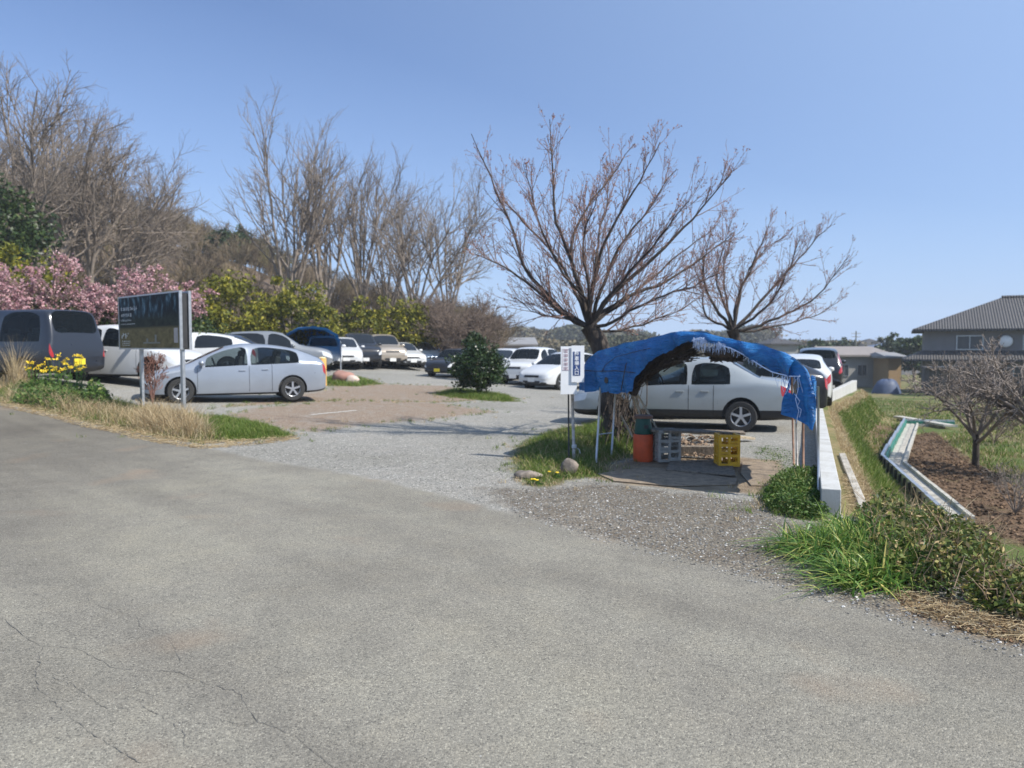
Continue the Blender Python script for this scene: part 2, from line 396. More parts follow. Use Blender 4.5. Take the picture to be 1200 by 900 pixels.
    # field: green, tan and soil mosaics
    fld = mixc(nt, ramp(nt, big, [(.42, (0, 0, 0)), (.56, (1, 1, 1))]), (.075, .115, .022), (.25, .19, .10))
    fld = mixc(nt, ramp(nt, mid, [(.35, (0, 0, 0)), (.6, (.6, .6, .6))]), fld, (.11, .12, .035))
    col = grav
    col = mixc(nt, mask('z_dirt', .9, .25), col, dirt)
    col = mixc(nt, mask('z_shoulder', .6, .22), col, shd)
    col = mixc(nt, mask('z_shed', .3, .1), col, wood)
    col = mixc(nt, mask('z_grass', .5, .10), col, gr)
    mr = mask('z_road', .38, .10, off=.05); mr0 = mask('z_road', .5, .04, src=fine)
    mroad = math_(nt, 'MAXIMUM', math_(nt, 'MULTIPLY', mr, .85), math_(nt, 'MULTIPLY', mr, mr0))
    gb = mask('z_grass', .25, .05)
    col = mixc(nt, math_(nt, 'MULTIPLY', mroad, math_(nt, 'SUBTRACT', 1., gb)), col, asph)
    col = mixc(nt, mask('z_litter', .3, .1), col, lit)
    msd = mask('z_side', .2, .08, off=.1); col = mixc(nt, msd, col, fld)
    col = mixc(nt, math_(nt, 'MULTIPLY', mask('z_soil', .8, .2), msd), col, soil)
    LK(nt, col, b.inputs['Base Color']); b.inputs['Roughness'].default_value = .93; b.inputs['Specular IOR Level'].default_value = .25
    h1 = math_(nt, 'MULTIPLY', va.outputs['Distance'], 1.); hroad = math_(nt, 'MULTIPLY', h1, -.35)
    hgr = math_(nt, 'ADD', math_(nt, 'MULTIPLY', vg.outputs['Distance'], -1.6), math_(nt, 'MULTIPLY', fine, 1.2))
    hm = N(nt, 'ShaderNodeMix', data_type='FLOAT'); LK(nt, mroad, hm.inputs[0]); LK(nt, hgr, hm.inputs[2]); LK(nt, hroad, hm.inputs[3])
    hh = math_(nt, 'ADD', hm.outputs[0], math_(nt, 'MULTIPLY', mid, .6))
    bump(nt, b, hh, .55, .02)
    return m
GM = ground_mat()
nx, ny = X.shape
ii, jj = np.meshgrid(np.arange(nx-1), np.arange(ny-1), indexing='ij')
FQ = np.stack([ii*ny+jj, (ii+1)*ny+jj, (ii+1)*ny+jj+1, ii*ny+jj+1], -1).reshape(-1, 4)
def fc(a): return (a[:-1, :-1]+a[1:, :-1]+a[1:, 1:]+a[:-1, 1:]).ravel()/4
cz = {k: fc(v) for k, v in SD.items()}
cls = np.zeros(len(FQ), int)                 # 0 parking lot
cls[cz['verge'] > 0] = 1; cls[cz['isl'] > 0] = 2; cls[cz['road'] > 0] = 3; cls[(cz['verge'] > 0)] = 1
cls[cz['side'] > .1] = 4
AV = np.stack([X.ravel(), Y.ravel(), Z.ravel()], 1)
ROAD = None
for k, nm in enumerate(['gravel_parking_lot', 'grass_verge', 'grass_island', 'road', 'field']):
    f = FQ[cls == k]; used, inv = np.unique(f, return_inverse=True)
    mb = MB(); mb.add(AV[used], inv.reshape(-1, 4)); o = mb.build(nm, GM, smooth=True, kind='structure')
    for an, a in ATT.items():
        at_ = o.data.attributes.new(an, 'FLOAT', 'POINT'); at_.data.foreach_set('value', a.ravel()[used].astype(np.float32))
    if nm == 'road': ROAD = o
# far ground sheet to the horizon
mb = MB(); n = 64; a = np.arange(n)/n*2*PI
rr = [60, 110, 200, 350, 500, 690]
G = np.array([[(math.cos(t)*r_*1.0, math.sin(t)*r_, -2.6) for r_ in rr] for t in list(a)+[0]])
mb.grid(G)
mb.build('far_ground', plain('far_field', (.13, .12, .07), .9, .4, .02), kind='structure')
# cracks in the asphalt
ck = plain('crack_dark', (.105, .10, .09), .95, .4, 30)
def px_line(pts, n):
    pts = np.array(pts, float); d = np.r_[0, np.cumsum(np.hypot(*np.diff(pts, axis=0).T))]; t = np.linspace(0, d[-1], n)
    return np.c_[np.interp(t, d, pts[:, 0]), np.interp(t, d, pts[:, 1])]
CR = [([(0, 722), (25, 745), (50, 758), (90, 760), (135, 784), (210, 788), (250, 804), (280, 812), (300, 845), (345, 862), (390, 900)], .0085),
      ([(0, 684), (35, 693), (55, 702), (100, 700), (120, 712), (160, 722), (165, 735), (200, 748), (212, 780)], .006),
      ([(50, 758), (42, 790), (45, 808), (80, 838), (110, 862), (165, 895)], .011),
      ([(30, 730), (70, 732), (88, 745), (90, 760)], .005), ([(60, 793), (90, 805), (110, 822), (130, 832), (165, 828), (190, 840), (215, 858), (218, 880)], .007),
      ([(150, 806), (180, 815), (178, 828)], .004), ([(258, 844), (280, 850), (303, 848)], .005),
      ([(780, 672), (850, 700), (910, 722), (980, 745), (1060, 775), (1130, 815), (1200, 838)], .004), ([(650, 668), (690, 690), (745, 703), (800, 716)], .003)]
mb = MB()
for pts, w in CR:
    q = px_line(pts, 70); q += R.normal(0, 1.2, q.shape)*np.array([1, .6])
    W = []; ww = []
    for (u, v) in q:
        W.append(gnd(u, v))
    W = np.array(W); W[:, 2] += .003
    tn = np.gradient(W, axis=0); sd_ = np.stack([-tn[:, 1], tn[:, 0], np.zeros(len(W))], 1); sd_ = nrm(sd_)
    ws = w*(.1+.9*R.random(len(W))**1.5)*.5; ws[0] = ws[-1] = .0005; ws = ws[:, None]
    mb.grid(np.stack([W-sd_*ws/2, W+sd_*ws/2], 1))
mb.build('crack', ck, parent=ROAD)
# loose stones
def stone_mesh(mb, C, S, rng, rn=None):
    base = np.array([(1, 0, 0), (-1, 0, 0), (0, 1, 0), (0, -1, 0), (0, 0, .7), (0, 0, -.5), (.6, .6, .4), (-.6, .55, .42), (-.55, -.6, .38), (.6, -.55, .4)], float)
    tri = [(0, 6, 4), (6, 2, 4), (2, 7, 4), (7, 1, 4), (1, 8, 4), (8, 3, 4), (3, 9, 4), (9, 0, 4), (0, 2, 6), (2, 1, 7), (1, 3, 8), (3, 0, 9)]
    n = len(C); V = base[None]*(.6+.6*rng.random((n, 10, 1)))*S[:, None, None]; a = rng.random(n)*2*PI
    c, s_ = np.cos(a)[:, None], np.sin(a)[:, None]
    V = np.stack([V[:, :, 0]*c-V[:, :, 1]*s_, V[:, :, 0]*s_+V[:, :, 1]*c, V[:, :, 2]], 2)+C[:, None]
    F = (np.arange(n)*10)[:, None, None]+np.array(tri)[None]
    mb.add(V.reshape(-1, 3), F.reshape(-1, 3), 0, np.repeat(rng.random(n) if rn is None else rn, len(tri)))
gst = leafmat('loose_stone', [(0, (.07, .068, .065)), (.4, (.2, .195, .18)), (.85, (.34, .33, .31)), (1, (.6, .58, .54))], .9, 0)
mb = MB()
for poly, n, s0, s1 in [(P_shoulder, 9000, .004, .014), ([gxy(*p) for p in [(350, 520), (600, 525), (600, 575), (700, 570), (610, 600), (450, 560), (260, 530)]], 5000, .004, .011),
                        ([gxy(*p) for p in [(600, 575), (900, 590), (930, 620), (1200, 745), (1200, 775), (900, 695), (600, 612)]], 1800, .003, .009), ([gxy(*p) for p in [(0, 500), (600, 600), (1200, 780), (1200, 899), (0, 899)]], 500, .002, .006)]:
    q = scatter(poly, n, R); S = s0+(s1-s0)*R.random(n)**3; q[:, 2] += S*.15; stone_mesh(mb, q, S, R)
mb.build('loose_gravel', gst, kind='stuff')
mb = MB(); q = scatter(P_soil, 5000, R); S = .012+.04*R.random(5000)**3; q[:, 2] += S*.2; stone_mesh(mb, q, S, R)
mb.build('soil_clods', leafmat('soil_clods', [(0, (.05, .03, .018)), (.7, (.14, .088, .052)), (1, (.24, .16, .10))], .95, 0), kind='stuff')
# painted bay lines on the dirt
wp = plain('worn_white_paint', (.55, .53, .48), .8, .25, 14)
for a, b in [((365, 486), (418, 481)), ((288, 472), (340, 469))]:
    A_, B_ = gnd(*a), gnd(*b); t = np.linspace(0, 1, 12)[:, None]; W = A_+(B_-A_)*t; W[:, 2] = hgt(W[:, 0], W[:, 1])+.006
    d = nrm(B_-A_); s_ = np.array([-d[1], d[0], 0])*.055; mb = MB(); mb.grid(np.stack([W-s_, W+s_], 1)); mb.build('bay_line', wp, kind='structure')
# ------------------------------------------------------------------ sky and sun
SUN = nrm(np.array([.85, -.43, 1.0])); EL = math.asin(SUN[2]); AZ = math.atan2(SUN[0], SUN[1])
w = bpy.data.worlds.new('World'); scene.world = w; w.use_nodes = True; nt = w.node_tree; bg = nt.nodes['Background']
sk = nt.nodes.new('ShaderNodeTexSky'); sk.sky_type = 'NISHITA'; sk.sun_disc = False; sk.sun_elevation = EL; sk.sun_rotation = AZ
sk.air_density = 1.0; sk.dust_density = .35; sk.ozone_density = 3.5; sk.altitude = 100
tc = nt.nodes.new('ShaderNodeTexCoord'); sx = nt.nodes.new('ShaderNodeSeparateXYZ'); nt.links.new(tc.outputs['Generated'], sx.inputs[0])
dt = nt.nodes.new('ShaderNodeVectorMath'); dt.operation = 'DOT_PRODUCT'; nt.links.new(tc.outputs['Generated'], dt.inputs[0]); dt.inputs[1].default_value = tuple(float(k) for k in SUN)
glow = N(nt, 'ShaderNodeMapRange', interpolation_type='SMOOTHSTEP'); nt.links.new(dt.outputs['Value'], glow.inputs[0]); glow.inputs[1].default_value = -.45; glow.inputs[2].default_value = .75; glow.inputs[4].default_value = .85
hz_f = ramp(nt, sx.outputs[2], [(0, (.9, .9, .9)), (.06, (.72, .72, .72)), (.2, (.34, .34, .34)), (.42, (.08, .08, .08)), (.7, (0, 0, 0))])
hz_f = math_(nt, 'MAXIMUM', hz_f, glow.outputs[0])
skyc = mixc(nt, hz_f, mixc(nt, 1., sk.outputs[0], (.90, .97, 1.16), 'MULTIPLY'), (3.5, 5.0, 7.7)); nt.links.new(skyc, bg.inputs[0]); bg.inputs[1].default_value = .092
sl = bpy.data.lights.new('sun', 'SUN'); sl.energy = 4.7; sl.angle = math.radians(.5); sl.color = (1, .955, .88)
so = bpy.data.objects.new('sun', sl); COL.objects.link(so); so.rotation_euler = Vector(-SUN).to_track_quat('-Z', 'Y').to_euler()
scene.view_settings.view_transform = 'Standard'; scene.view_settings.look = 'None'; scene.view_settings.exposure = .49; scene.view_settings.gamma = 1
scene.view_settings.use_curve_mapping = False
# ------------------------------------------------------------------ materials for props
M_conc = plain('white_concrete', (.60, .60, .575), .85, .08, 2, bmp=0, c2=(.5, .5, .48))
nt = M_conc.node_tree; b_ = nt.nodes['Principled BSDF']; v_ = coords(nt); mp_ = N(nt, 'ShaderNodeMapping'); mp_.inputs['Scale'].default_value = (1, 1, .25); LK(nt, v_, mp_.inputs[0])
st_ = noise(nt, mp_.outputs[0], 3.5, 9, .7, .4); cc_ = ramp(nt, st_, [(.32, (.30, .285, .25)), (.45, (.43, .425, .40)), (.62, (.50, .50, .48))]); LK(nt, mixc(nt, ramp(nt, noise(nt, v_, 60, 4), [(.3, (.25, .25, .25)), (.5, (0, 0, 0))]), cc_, (.25, .24, .22)), b_.inputs['Base Color'])
M_conc2 = plain('weathered_concrete', (.40, .37, .32), .9, .25, 7, bmp=.4, c2=(.28, .26, .22))
M_galv = plain('galvanised_steel', (.50, .52, .54), .38, .12, 12, metal=.75)
M_pole = plain('dull_steel', (.42, .40, .37), .5, .3, 14, metal=.5, c2=(.3, .25, .2))
M_rusty = plain('rusty_pipe', (.30, .17, .11), .75, .35, 20)
M_white = plain('white_plate', (.78, .79, .80), .45, .05, 4)
M_black = plain('black_plastic', (.03, .03, .032), .5, .2)
M_rubber = plain('tyre_rubber', (.028, .028, .028), .85, .2)
M_wood = bark('weathered_timber', (.11, .09, .07), (.27, .225, .175), 18)
M_ply = bark('weathered_plywood', (.15, .115, .08), (.32, .25, .175), 7)
M_bamb = plain('dry_bamboo', (.46, .38, .27), .6, .25, 9)
M_rope = plain('rope', (.55, .57, .6), .8, .1)
M_drk = bark('dark_bark_bits', (.035, .026, .02), (.10, .075, .055), 25)
M_navy = plain('navy_paint', (.025, .06, .19), .5, .1)
M_rock = plain('field_rock', (.24, .20, .165), .9, .3, 9, bmp=.8, c2=(.13, .11, .09))
def tarpmat():
    m, nt, b = newmat('blue_tarp'); v = coords(nt)
    f = noise(nt, v, 5, 8, .65); f2 = noise(nt, v, 2, 3)
    c = ramp(nt, f, [(.25, (.012, .11, .34)), (.5, (.018, .165, .46)), (.68, (.04, .23, .53)), (.8, (.14, .34, .58))])
    LK(nt, c, b.inputs['Base Color']); b.inputs['Roughness'].default_value = .33; b.inputs['Specular IOR Level'].default_value = .5
    mp = N(nt, 'ShaderNodeMapping'); mp.inputs['Scale'].default_value = (1, 1, 4); LK(nt, v, mp.inputs[0])
    n2 = noise(nt, mp.outputs[0], 6, 5, .6, 1.2)
    bump(nt, b, n2, .9, .06)
    t = N(nt, 'ShaderNodeBsdfTranslucent'); LK(nt, c, t.inputs[0]); mx = N(nt, 'ShaderNodeMixShader'); mx.inputs[0].default_value = .12
    LK(nt, b.outputs[0], mx.inputs[1]); LK(nt, t.outputs[0], mx.inputs[2]); LK(nt, mx.outputs[0], nt.nodes['Material Output'].inputs[0])
    return m
M_tarp = tarpmat()
M_fray = plain('frayed_tarp_threads', (.55, .66, .85), .8, .15)
# ------------------------------------------------------------------ retaining wall (white concrete, bent)
def offs(p, q, d):
    v = np.array(q)-np.array(p); v = v/np.hypot(*v); return np.array([v[1], -v[0]])*d   # to the right of travel
def wall_run(mb, pts, w, ztop, zbot, off=0., joint=2.0, mat=0):
    pts = [np.array(p, float) for p in pts]
    for p, q in zip(pts[:-1], pts[1:]):
        L = np.hypot(*(q-p)); d = (q-p)/L; n = np.array([d[1], -d[0]]); s = 0
        while s < L-.02:
            e = min(s+joint, L)-.008
            a = p+d*s+n*off; b = p+d*e+n*off
            mb.prism([a-n*w/2, b-n*w/2, b+n*w/2, a+n*w/2], [zbot(a), zbot(b), zbot(b), zbot(a)], [ztop(a), ztop(b), ztop(b), ztop(a)], mat)
            s += joint
rw = thing('retaining_wall', 'long low white concrete retaining wall with a bend, running from the grass tuft back along the parked cars', 'wall', onz(3.1, 7.2))
WN = [(3.02, 7.05), (8.47, 20.8)]; WF = [(8.47, 20.8), (13.7, 30.0)]
zt = lambda p: .27-.05*min(1, max(0, (p[1]-7)/14))
mb = MB(); wall_run(mb, WN, .175, zt, lambda p: -.35); mb.build('near_run', M_conc, rw, world=True, bevel=.008)
mb = MB(); wall_run(mb, [(8.49, 20.86), (13.7, 30.0)], .17, lambda p: .22+.1*max(0, (p[1]-20.8)/9), lambda p: -1.0); mb.build('far_run', M_conc, rw, world=True, bevel=.008)
cb = thing('concrete_kerb', 'weathered grey concrete kerb board standing beside the field side of the white wall end', 'kerb', onz(3.4, 7.1))
mb = MB(); wall_run(mb, [(3.24, 6.72), (4.95, 11.2)], .085, lambda p: .03, lambda p: -.5); mb.build('kerb_board', M_conc2, cb, world=True, bevel=.006)
mb = MB(); mb.box((3.275, 6.66, -.16), (.17, .12, .42), .37); mb.build('end_post', M_conc2, cb, world=True, bevel=.008)
# ------------------------------------------------------------------ drainage channel in the field
M_green = plain('green_painted_steel', (.02, .16, .11), .5, .3, 12)
M_cream = plain('pale_concrete', (.40, .38, .33), .85, .25, 6)
ch = thing('drainage_channel', 'pale concrete drainage channel with green inner face, bent around the soil patch in the field', 'ditch', (0, 0, 0))
chp = [np.array(gxy(*p)) for p in [(1116, 611), (1044, 546), (1066, 499), (1120, 500)]]
ch.location = [chp[1][0], chp[1][1], float(hgt(*chp[1]))]
for k, (nm, off, w, z0, z1, m) in enumerate([('left_rim', -.17, .06, -.30, .22, M_galv), ('inner_face', -.115, .04, -.3, .16, M_green), ('channel_bed', .06, .30, -.3, .03, M_cream), ('right_rim', .245, .06, -.30, .09, M_cream), ('drain_strip', .09, .10, -.1, .045, M_conc2)]):
    # mitred offset polyline
    P = chp; out = []
    for i in range(len(P)):
        ds = []
        if i > 0: v = P[i]-P[i-1]; ds.append(v/np.hypot(*v))
        if i < len(P)-1: v = P[i+1]-P[i]; ds.append(v/np.hypot(*v))
        d = sum(ds); d /= np.hypot(*d); n = np.array([d[1], -d[0]]); c = abs(np.dot(n, [ds[0][1], -ds[0][0]])); out.append((P[i], n/max(c, .5)))
    mb = MB()
    for i in range(len(P)-1):
        a, na = out[i]; b, nb = out[i+1]
        for f0, f1 in [(j/6, (j+1)/6-.004) for j in range(6)]:
            pa, pb = a+(b-a)*f0, a+(b-a)*f1; q0, q1 = na+(nb-na)*f0, na+(nb-na)*f1
            za, zb = [float(hgt(*p)) for p in (pa, pb)]; za = zb = (za+zb)/2 if False else za
            mb.prism([pa+q0*(off-w/2), pb+q1*(off-w/2), pb+q1*(off+w/2), pa+q0*(off+w/2)], [za+z0, zb+z0, zb+z0, za+z0], [za+z1, zb+z1, zb+z1, za+z1])
    mb.build(nm, m, ch, world=True)
for i in range(len(chp)-1):
    a, b = chp[i], chp[i+1]; L = np.hypot(*(b-a)); d = (b-a)/L; n = np.array([d[1], -d[0]])
    for s in np.arange(.2, L, .45):
        p = a+d*s-n*.215; z = float(hgt(*p)); mb = MB(); mb.box((p[0], p[1], z+.10), (.05, .05, .18), math.atan2(d[1], d[0])); mb.build('rib', M_black, ch, world=True)
sb_ = thing('concrete_slab', 'narrow grey concrete slab bridging the far end of the drainage channel', 'slab', gnd(1082, 498))
a, b = gnd(1052, 492), gnd(1112, 503); a[2] += .12; b[2] += .12
mb = MB(); mb.beam(a, b, .35, .08); mb.build('plank_slab', M_cream, sb_, world=True, bevel=.01)
mb = MB()
for t in (.15, .85): p = a+(b-a)*t; mb.box(p-np.array([0, 0, .12]), (.2, .3, .16))
mb.build('support_block', M_conc2, sb_, world=True)
# ------------------------------------------------------------------ information board
p1, p2 = gnd(163, 480), gnd(211, 491)
p1 = p1 if p1[1] < 30 else p1
ib = thing('information_board', 'dark photo panel information board on two galvanised posts in the dry grass', 'sign', (p2+p1)/2)
dv = p2-p1; dv[2] = 0; L = np.hypot(*dv[:2]); dv = dv/L; nv = np.array([dv[1], -dv[0], 0])   # towards camera
if nv[1] > 0: nv = -nv
def on_line(u):     # point of the posts' line at column u
    s = (u-600)/FPX
    t = (s*p2[1]-p2[0])/(dv[0]-s*dv[1]) ; return p2+dv*t
L0, L1 = on_line(143), on_line(213.5)
def zat(v, P): return float(at(600, v, P[1])[2])
zt0, zb0 = zat(351, L0), zat(410, L0); zt1, zb1 = zat(341, L1), zat(405.5, L1)
zt_, zb_ = (zt0+zt1)/2, (zb0+zb1)/2
TK = .16
rz = math.atan2(dv[1], dv[0])
Lc = (L0+L1)/2; W = np.hypot(*(L1-L0)[:2]); H = zt_-zb_
RM = np.stack([dv, -nv, np.array([0, 0, 1])], 1)
def bbox(mb, s0, s1, z0, z1, n0, n1, mat=0): # s along board from L0, n towards camera
    c = L0+dv*(s0+s1)/2+nv*(n0+n1)/2; c = np.array([c[0], c[1], (z0+z1)/2]); mb.box(c, (abs(s1-s0), abs(n1-n0), abs(z1-z0)), RM, mat)
def photomat():
    m, nt, b = newmat('printed_panel'); v = coords(nt, 'Generated')
    sp = N(nt, 'ShaderNodeSeparateXYZ'); LK(nt, v, sp.inputs[0])
    mp = N(nt, 'ShaderNodeMapping'); mp.inputs['Scale'].default_value = (14, 14, 3); LK(nt, v, mp.inputs[0])
    n1 = noise(nt, mp.outputs[0], 1.2, 6, .6); n2 = noise(nt, v, 9, 6, .7)
    top = ramp(nt, n1, [(.45, (.004, .008, .012)), (.56, (.02, .05, .07)), (.7, (.20, .34, .42))])
    low = ramp(nt, n2, [(.3, (.08, .065, .025)), (.7, (.24, .19, .085))])
    midc = ramp(nt, n2, [(.35, (.004, .008, .006)), (.7, (.04, .05, .035))])
    z = math_(nt, 'ADD', sp.outputs[2], math_(nt, 'MULTIPLY', n2, .12))
    c = mixc(nt, ramp(nt, z, [(.42, (0, 0, 0)), (.48, (1, 1, 1))]), low, midc)
    c = mixc(nt, ramp(nt, z, [(.6, (0, 0, 0)), (.75, (1, 1, 1))]), c, top)
    LK(nt, c, b.inputs['Base Color']); b.inputs['Roughness'].default_value = .55; b.inputs['Specular IOR Level'].default_value = .15; return m
mb = MB(); bbox(mb, 0, W, zb_, zt_, .0, .03); mb.build('front_panel', photomat(), ib, world=True)
mb = MB(); bbox(mb, 0, W, zb_, zt_, -TK-.03, -TK); mb.build('back_panel', M_galv, ib, world=True)
mb = MB()
for n0 in (-.012, -TK-.044):
    bbox(mb, -.03, 0, zb_-.03, zt_+.03, n0, n0+.056); bbox(mb, W, W+.03, zb_-.03, zt_+.03, n0, n0+.056)
    bbox(mb, 0, W, zt_, zt_+.03, n0, n0+.056); bbox(mb, 0, W, zb_-.03, zb_, n0, n0+.056)
mb.build('frame', M_galv, ib, world=True)
mb = MB(); bbox(mb, .02, W-.02, zb_, zt_-.02, -TK+.004, -.016); mb.build('core', M_black, ib, world=True)
mb = MB(); r = random.Random(3)
def strokes(mb, s0, z0, h, n, rows=1, gap=.25, fill=.72):
    for i in range(n):
        s = s0+i*h*1.08
        for k in range(r.randint(3, 4)):
            if r.random() < .5: a = r.uniform(0, .8); zz = r.uniform(.05, .95); bbox(mb, s+h*.08, s+h*.9*fill, z0+zz*h-h*.05, z0+zz*h+h*.05, .032, .034)
            else: ss = s+h*r.uniform(.1, .8); bbox(mb, ss, ss+h*.1, z0+h*.05, z0+h*r.uniform(.6, .95), .035, .037)
strokes(mb, .10, zt_-.30, .095, 9); strokes(mb, .10, zt_-.44, .095, 6)
strokes(mb, .10, zt_-.54, .045, 12); strokes(mb, .10, zt_-.62, .03, 24)
for j in range(3): strokes(mb, .13, zb_+.14-j*.045, .03, 14)
for k in range(6): bbox(mb, .12+k*.07, .15+k*.07, zb_+.22+.05*(k % 3), zb_+.30+.04*(k % 2), .032, .034)
mb.build('lettering', plain('pale_print', (.75, .78, .78), .5, .1), ib, world=True)
mb = MB(); bbox(mb, W-.27, W-.09, zb_+.11, zb_+.42, .031, .036); mb.build('notice', plain('faded_notice', (.42, .38, .36), .6, .15, 8), ib, world=True)
mb = MB()
for k, (a_, b_) in enumerate([(.75, 1.25), (.85, .9), (1.1, 1.15)]): bbox(mb, a_*W/1.8, b_*W/1.8, zb_+.10, zb_+.13+.08*k, .0315, .0335)
mb.build('pictogram', plain('grey_print', (.2, .2, .17), .5, .1), ib, world=True)
for P, off in ((p1, 0), (p2, 0)):
    mb = MB(); c = P-nv*(TK/2)
    mb.box((c[0], c[1], (zt_-.1+P[2]-.15)/2), (.11, .06, zt_-.1-P[2]+.15), RM); mb.build('post', M_galv, ib, world=True, bevel=.006)
# ------------------------------------------------------------------ text helper
def text_mesh(txt, size, mat, parent, pos, xdir, zdir, name='lettering', bold=0.0, vertical=False, world=True):
    cu = bpy.data.curves.new('txt', 'FONT'); cu.body = txt; cu.size = size; cu.align_x = 'CENTER'; cu.align_y = 'CENTER'; cu.extrude = .001; cu.offset = bold
    if vertical: cu.space_line = .82
    o = bpy.data.objects.new('txt', cu); COL.objects.link(o); dg = bpy.context.evaluated_depsgraph_get(); dg.update()
    me = bpy.data.meshes.new_from_object(o.evaluated_get(dg)); bpy.data.objects.remove(o)
    X_ = nrm(np.array(xdir, float)); Z_ = nrm(np.array(zdir, float)); Y_ = np.cross(Z_, X_)   # text x, text y=Z_, normal = cross(x, y)
    Nn = np.cross(X_, Z_)
    V = np.zeros(len(me.vertices)*3); me.vertices.foreach_get('co', V); V = V.reshape(-1, 3)
    V = V[:, 0:1]*X_+V[:, 1:2]*Z_+V[:, 2:3]*Nn+np.array(pos)
    if parent and world: V = V-wloc(parent)
    me.vertices.foreach_set('co', V.ravel()); me.materials.clear(); me.materials.append(mat); me.update(); me.name = name
    ob = bpy.data.objects.new(name, me); ob.parent = parent; COL.objects.link(ob); return ob
# ------------------------------------------------------------------ entrance sign on a pole
sp_ = gnd(673, 541); SY = sp_[1]
es = thing('entrance_sign', 'two overlapping white notice plates on a steel pole beside the round stone', 'sign', sp_)
zz = lambda v, y=SY: float(at(600, v, y)[2]); xx = lambda u, y=SY: float(at(u, 450, y)[0])
mb = MB(); mb.tube([(sp_[0], SY, sp_[2]-.1), (sp_[0]-.05, SY+.01, zz(410))], .022, 10); mb.build('pole', M_pole, es, world=True, smooth=True)
mb = MB(); mb.tube([(sp_[0]-.07, SY+.06, sp_[2]), (sp_[0]-.085, SY+.06, zz(440))], .011, 8); mb.build('stake', M_black, es, world=True, smooth=True)
yp = SY-.03
def plate(u0, u1, v0, v1, y, nm, tilt=.012):
    x0, x1, z0, z1 = xx(u0, y), xx(u1, y), zz(v1, y), zz(v0, y); mb = MB()
    mb.prism([(x0, y), (x1, y), (x1, y+.006), (x0, y+.006)], z0, z1); o = mb.build(nm, M_white, es, world=True, bevel=.0015); return x0, x1, z0, z1
plate(657, 676, 406, 462, yp, 'lower_plate')
x0, x1, z0, z1 = plate(669.5, 684.5, 405, 448, yp-.02, 'upper_plate')
bx0, bx1, bz0, bz1 = xx(671.3, yp), xx(679.8, yp), zz(440, yp), zz(412, yp)
mb = MB(); mb.prism([(bx0, yp-.024), (bx1, yp-.024), (bx1, yp-.021), (bx0, yp-.021)], bz0, bz1); mb.build('blue_band', M_navy, es, world=True)
chs = '駐車場入口'; hh_ = (bz1-bz0)/5
for i, c in enumerate(chs):
    text_mesh(c, hh_*1.0, M_white, es, ((bx0+bx1)/2, yp-.0255, bz1-hh_*(i+.5)), (1, 0, 0), (0, 0, 1), bold=.0012)
M_pink = plain('faded_red_print', (.50, .36, .38), .6, .1)
fx0, fx1, fz0, fz1 = xx(658.8, yp), xx(667.5, yp), zz(434, yp), zz(409, yp)
mb = MB()
def thin(a, b, c, d): mb.prism([(a, yp-.004), (b, yp-.004), (b, yp-.001), (a, yp-.001)], c, d)
t_ = .0035
thin(fx0, fx1, fz1-t_, fz1); thin(fx0, fx1, fz0, fz0+t_); thin(fx0, fx0+t_, fz0+t_, fz1-t_); thin(fx1-t_, fx1, fz0+t_, fz1-t_)
r = random.Random(8)
for k in range(5):
    zc = fz1-(k+.5)*(fz1-fz0)/5
    for q in range(3): z_ = zc+(q-1)*.016; thin(fx0+.02, fx1-.02-.01*r.random(), z_-.003, z_+.003)
    xm = (fx0+fx1)/2; mb.prism([(xm-.003, yp-.007), (xm+.003, yp-.007), (xm+.003, yp-.0045), (xm-.003, yp-.0045)], zc-.02, zc+.02)
mb.build('faded_print', M_pink, es, world=True)
mb = MB(); 
for k in range(3): mb.lathe([(.026+.004*k, -.01), (.036, 0), (.026, .012)], 12, (sp_[0]-.004, SY, sp_[2]+.20+.016*k))
mb.tube([(sp_[0]+.03, SY-.02, sp_[2]+.2), (sp_[0]+.07, SY-.03, sp_[2]+.17), (sp_[0]+.08, SY-.03, sp_[2]+.12)], .005, 6)
mb.build('string_knot', M_rope, es, world=True, smooth=True)
# ------------------------------------------------------------------ rocks
def rock(name, label, c, sx, sy, sz, seed, mat=M_rock, group=None):
    bm = bmesh.new(); bmesh.ops.create_icosphere(bm, subdivisions=3, radius=1); rr_ = np.random.default_rng(seed)
    dirs = nrm(rr_.normal(0, 1, (14, 3))); k = .65+.35*rr_.random(14)
    V = np.array([v.co[:] for v in bm.verts])
    d = np.max(np.maximum(0, V@dirs.T-k), axis=1, keepdims=True); V = V*(1-d*1.0)+rr_.normal(0, .012, V.shape)
    F = [tuple(v.index for v in f.verts) for f in bm.faces]; bm.free()
    mb = MB(); mb.add(V*np.array([sx, sy, sz]), F); o = mb.build(name, mat, smooth=True); o.location = c; o['label'] = label; o['category'] = 'rock'
    if group: o['group'] = group
    return o
rp = gnd(668, 556); rock('round_stone', 'round brown stone at the foot of the entrance sign pole', rp+[0, .05, .09], .13, .12, .115, 1)
rp = gnd(619, 561); rock('flat_stone', 'larger flat grey stone on the left tip of the grass island', rp+[0, .06, .035], .19, .13, .065, 4)
rp = gnd(608, 558); rock('small_stone', 'small grey stone tucked left of the larger flat stone', rp+[0.03, .06, .015], .09, .07, .05, 5)
rp = gnd(401, 449); rock('reddish_stone', 'reddish boulder on the far grass patch near the yellow post', rp+[0, .2, .22], .42, .35, .30, 6, plain('reddish_rock', (.30, .16, .125), .9, .2, 3))
rp = gnd(411, 450); rock('pale_boulder', 'small pale boulder just right of the reddish boulder', rp+[0, .2, .12], .28, .25, .2, 7, plain('pale_rock', (.5, .4, .34), .9, .2, 3))
pp = gnd(378, 452); yp_ = thing('yellow_post', 'short orange-yellow bollard post behind the tail of the nearest silver car', 'post', pp)
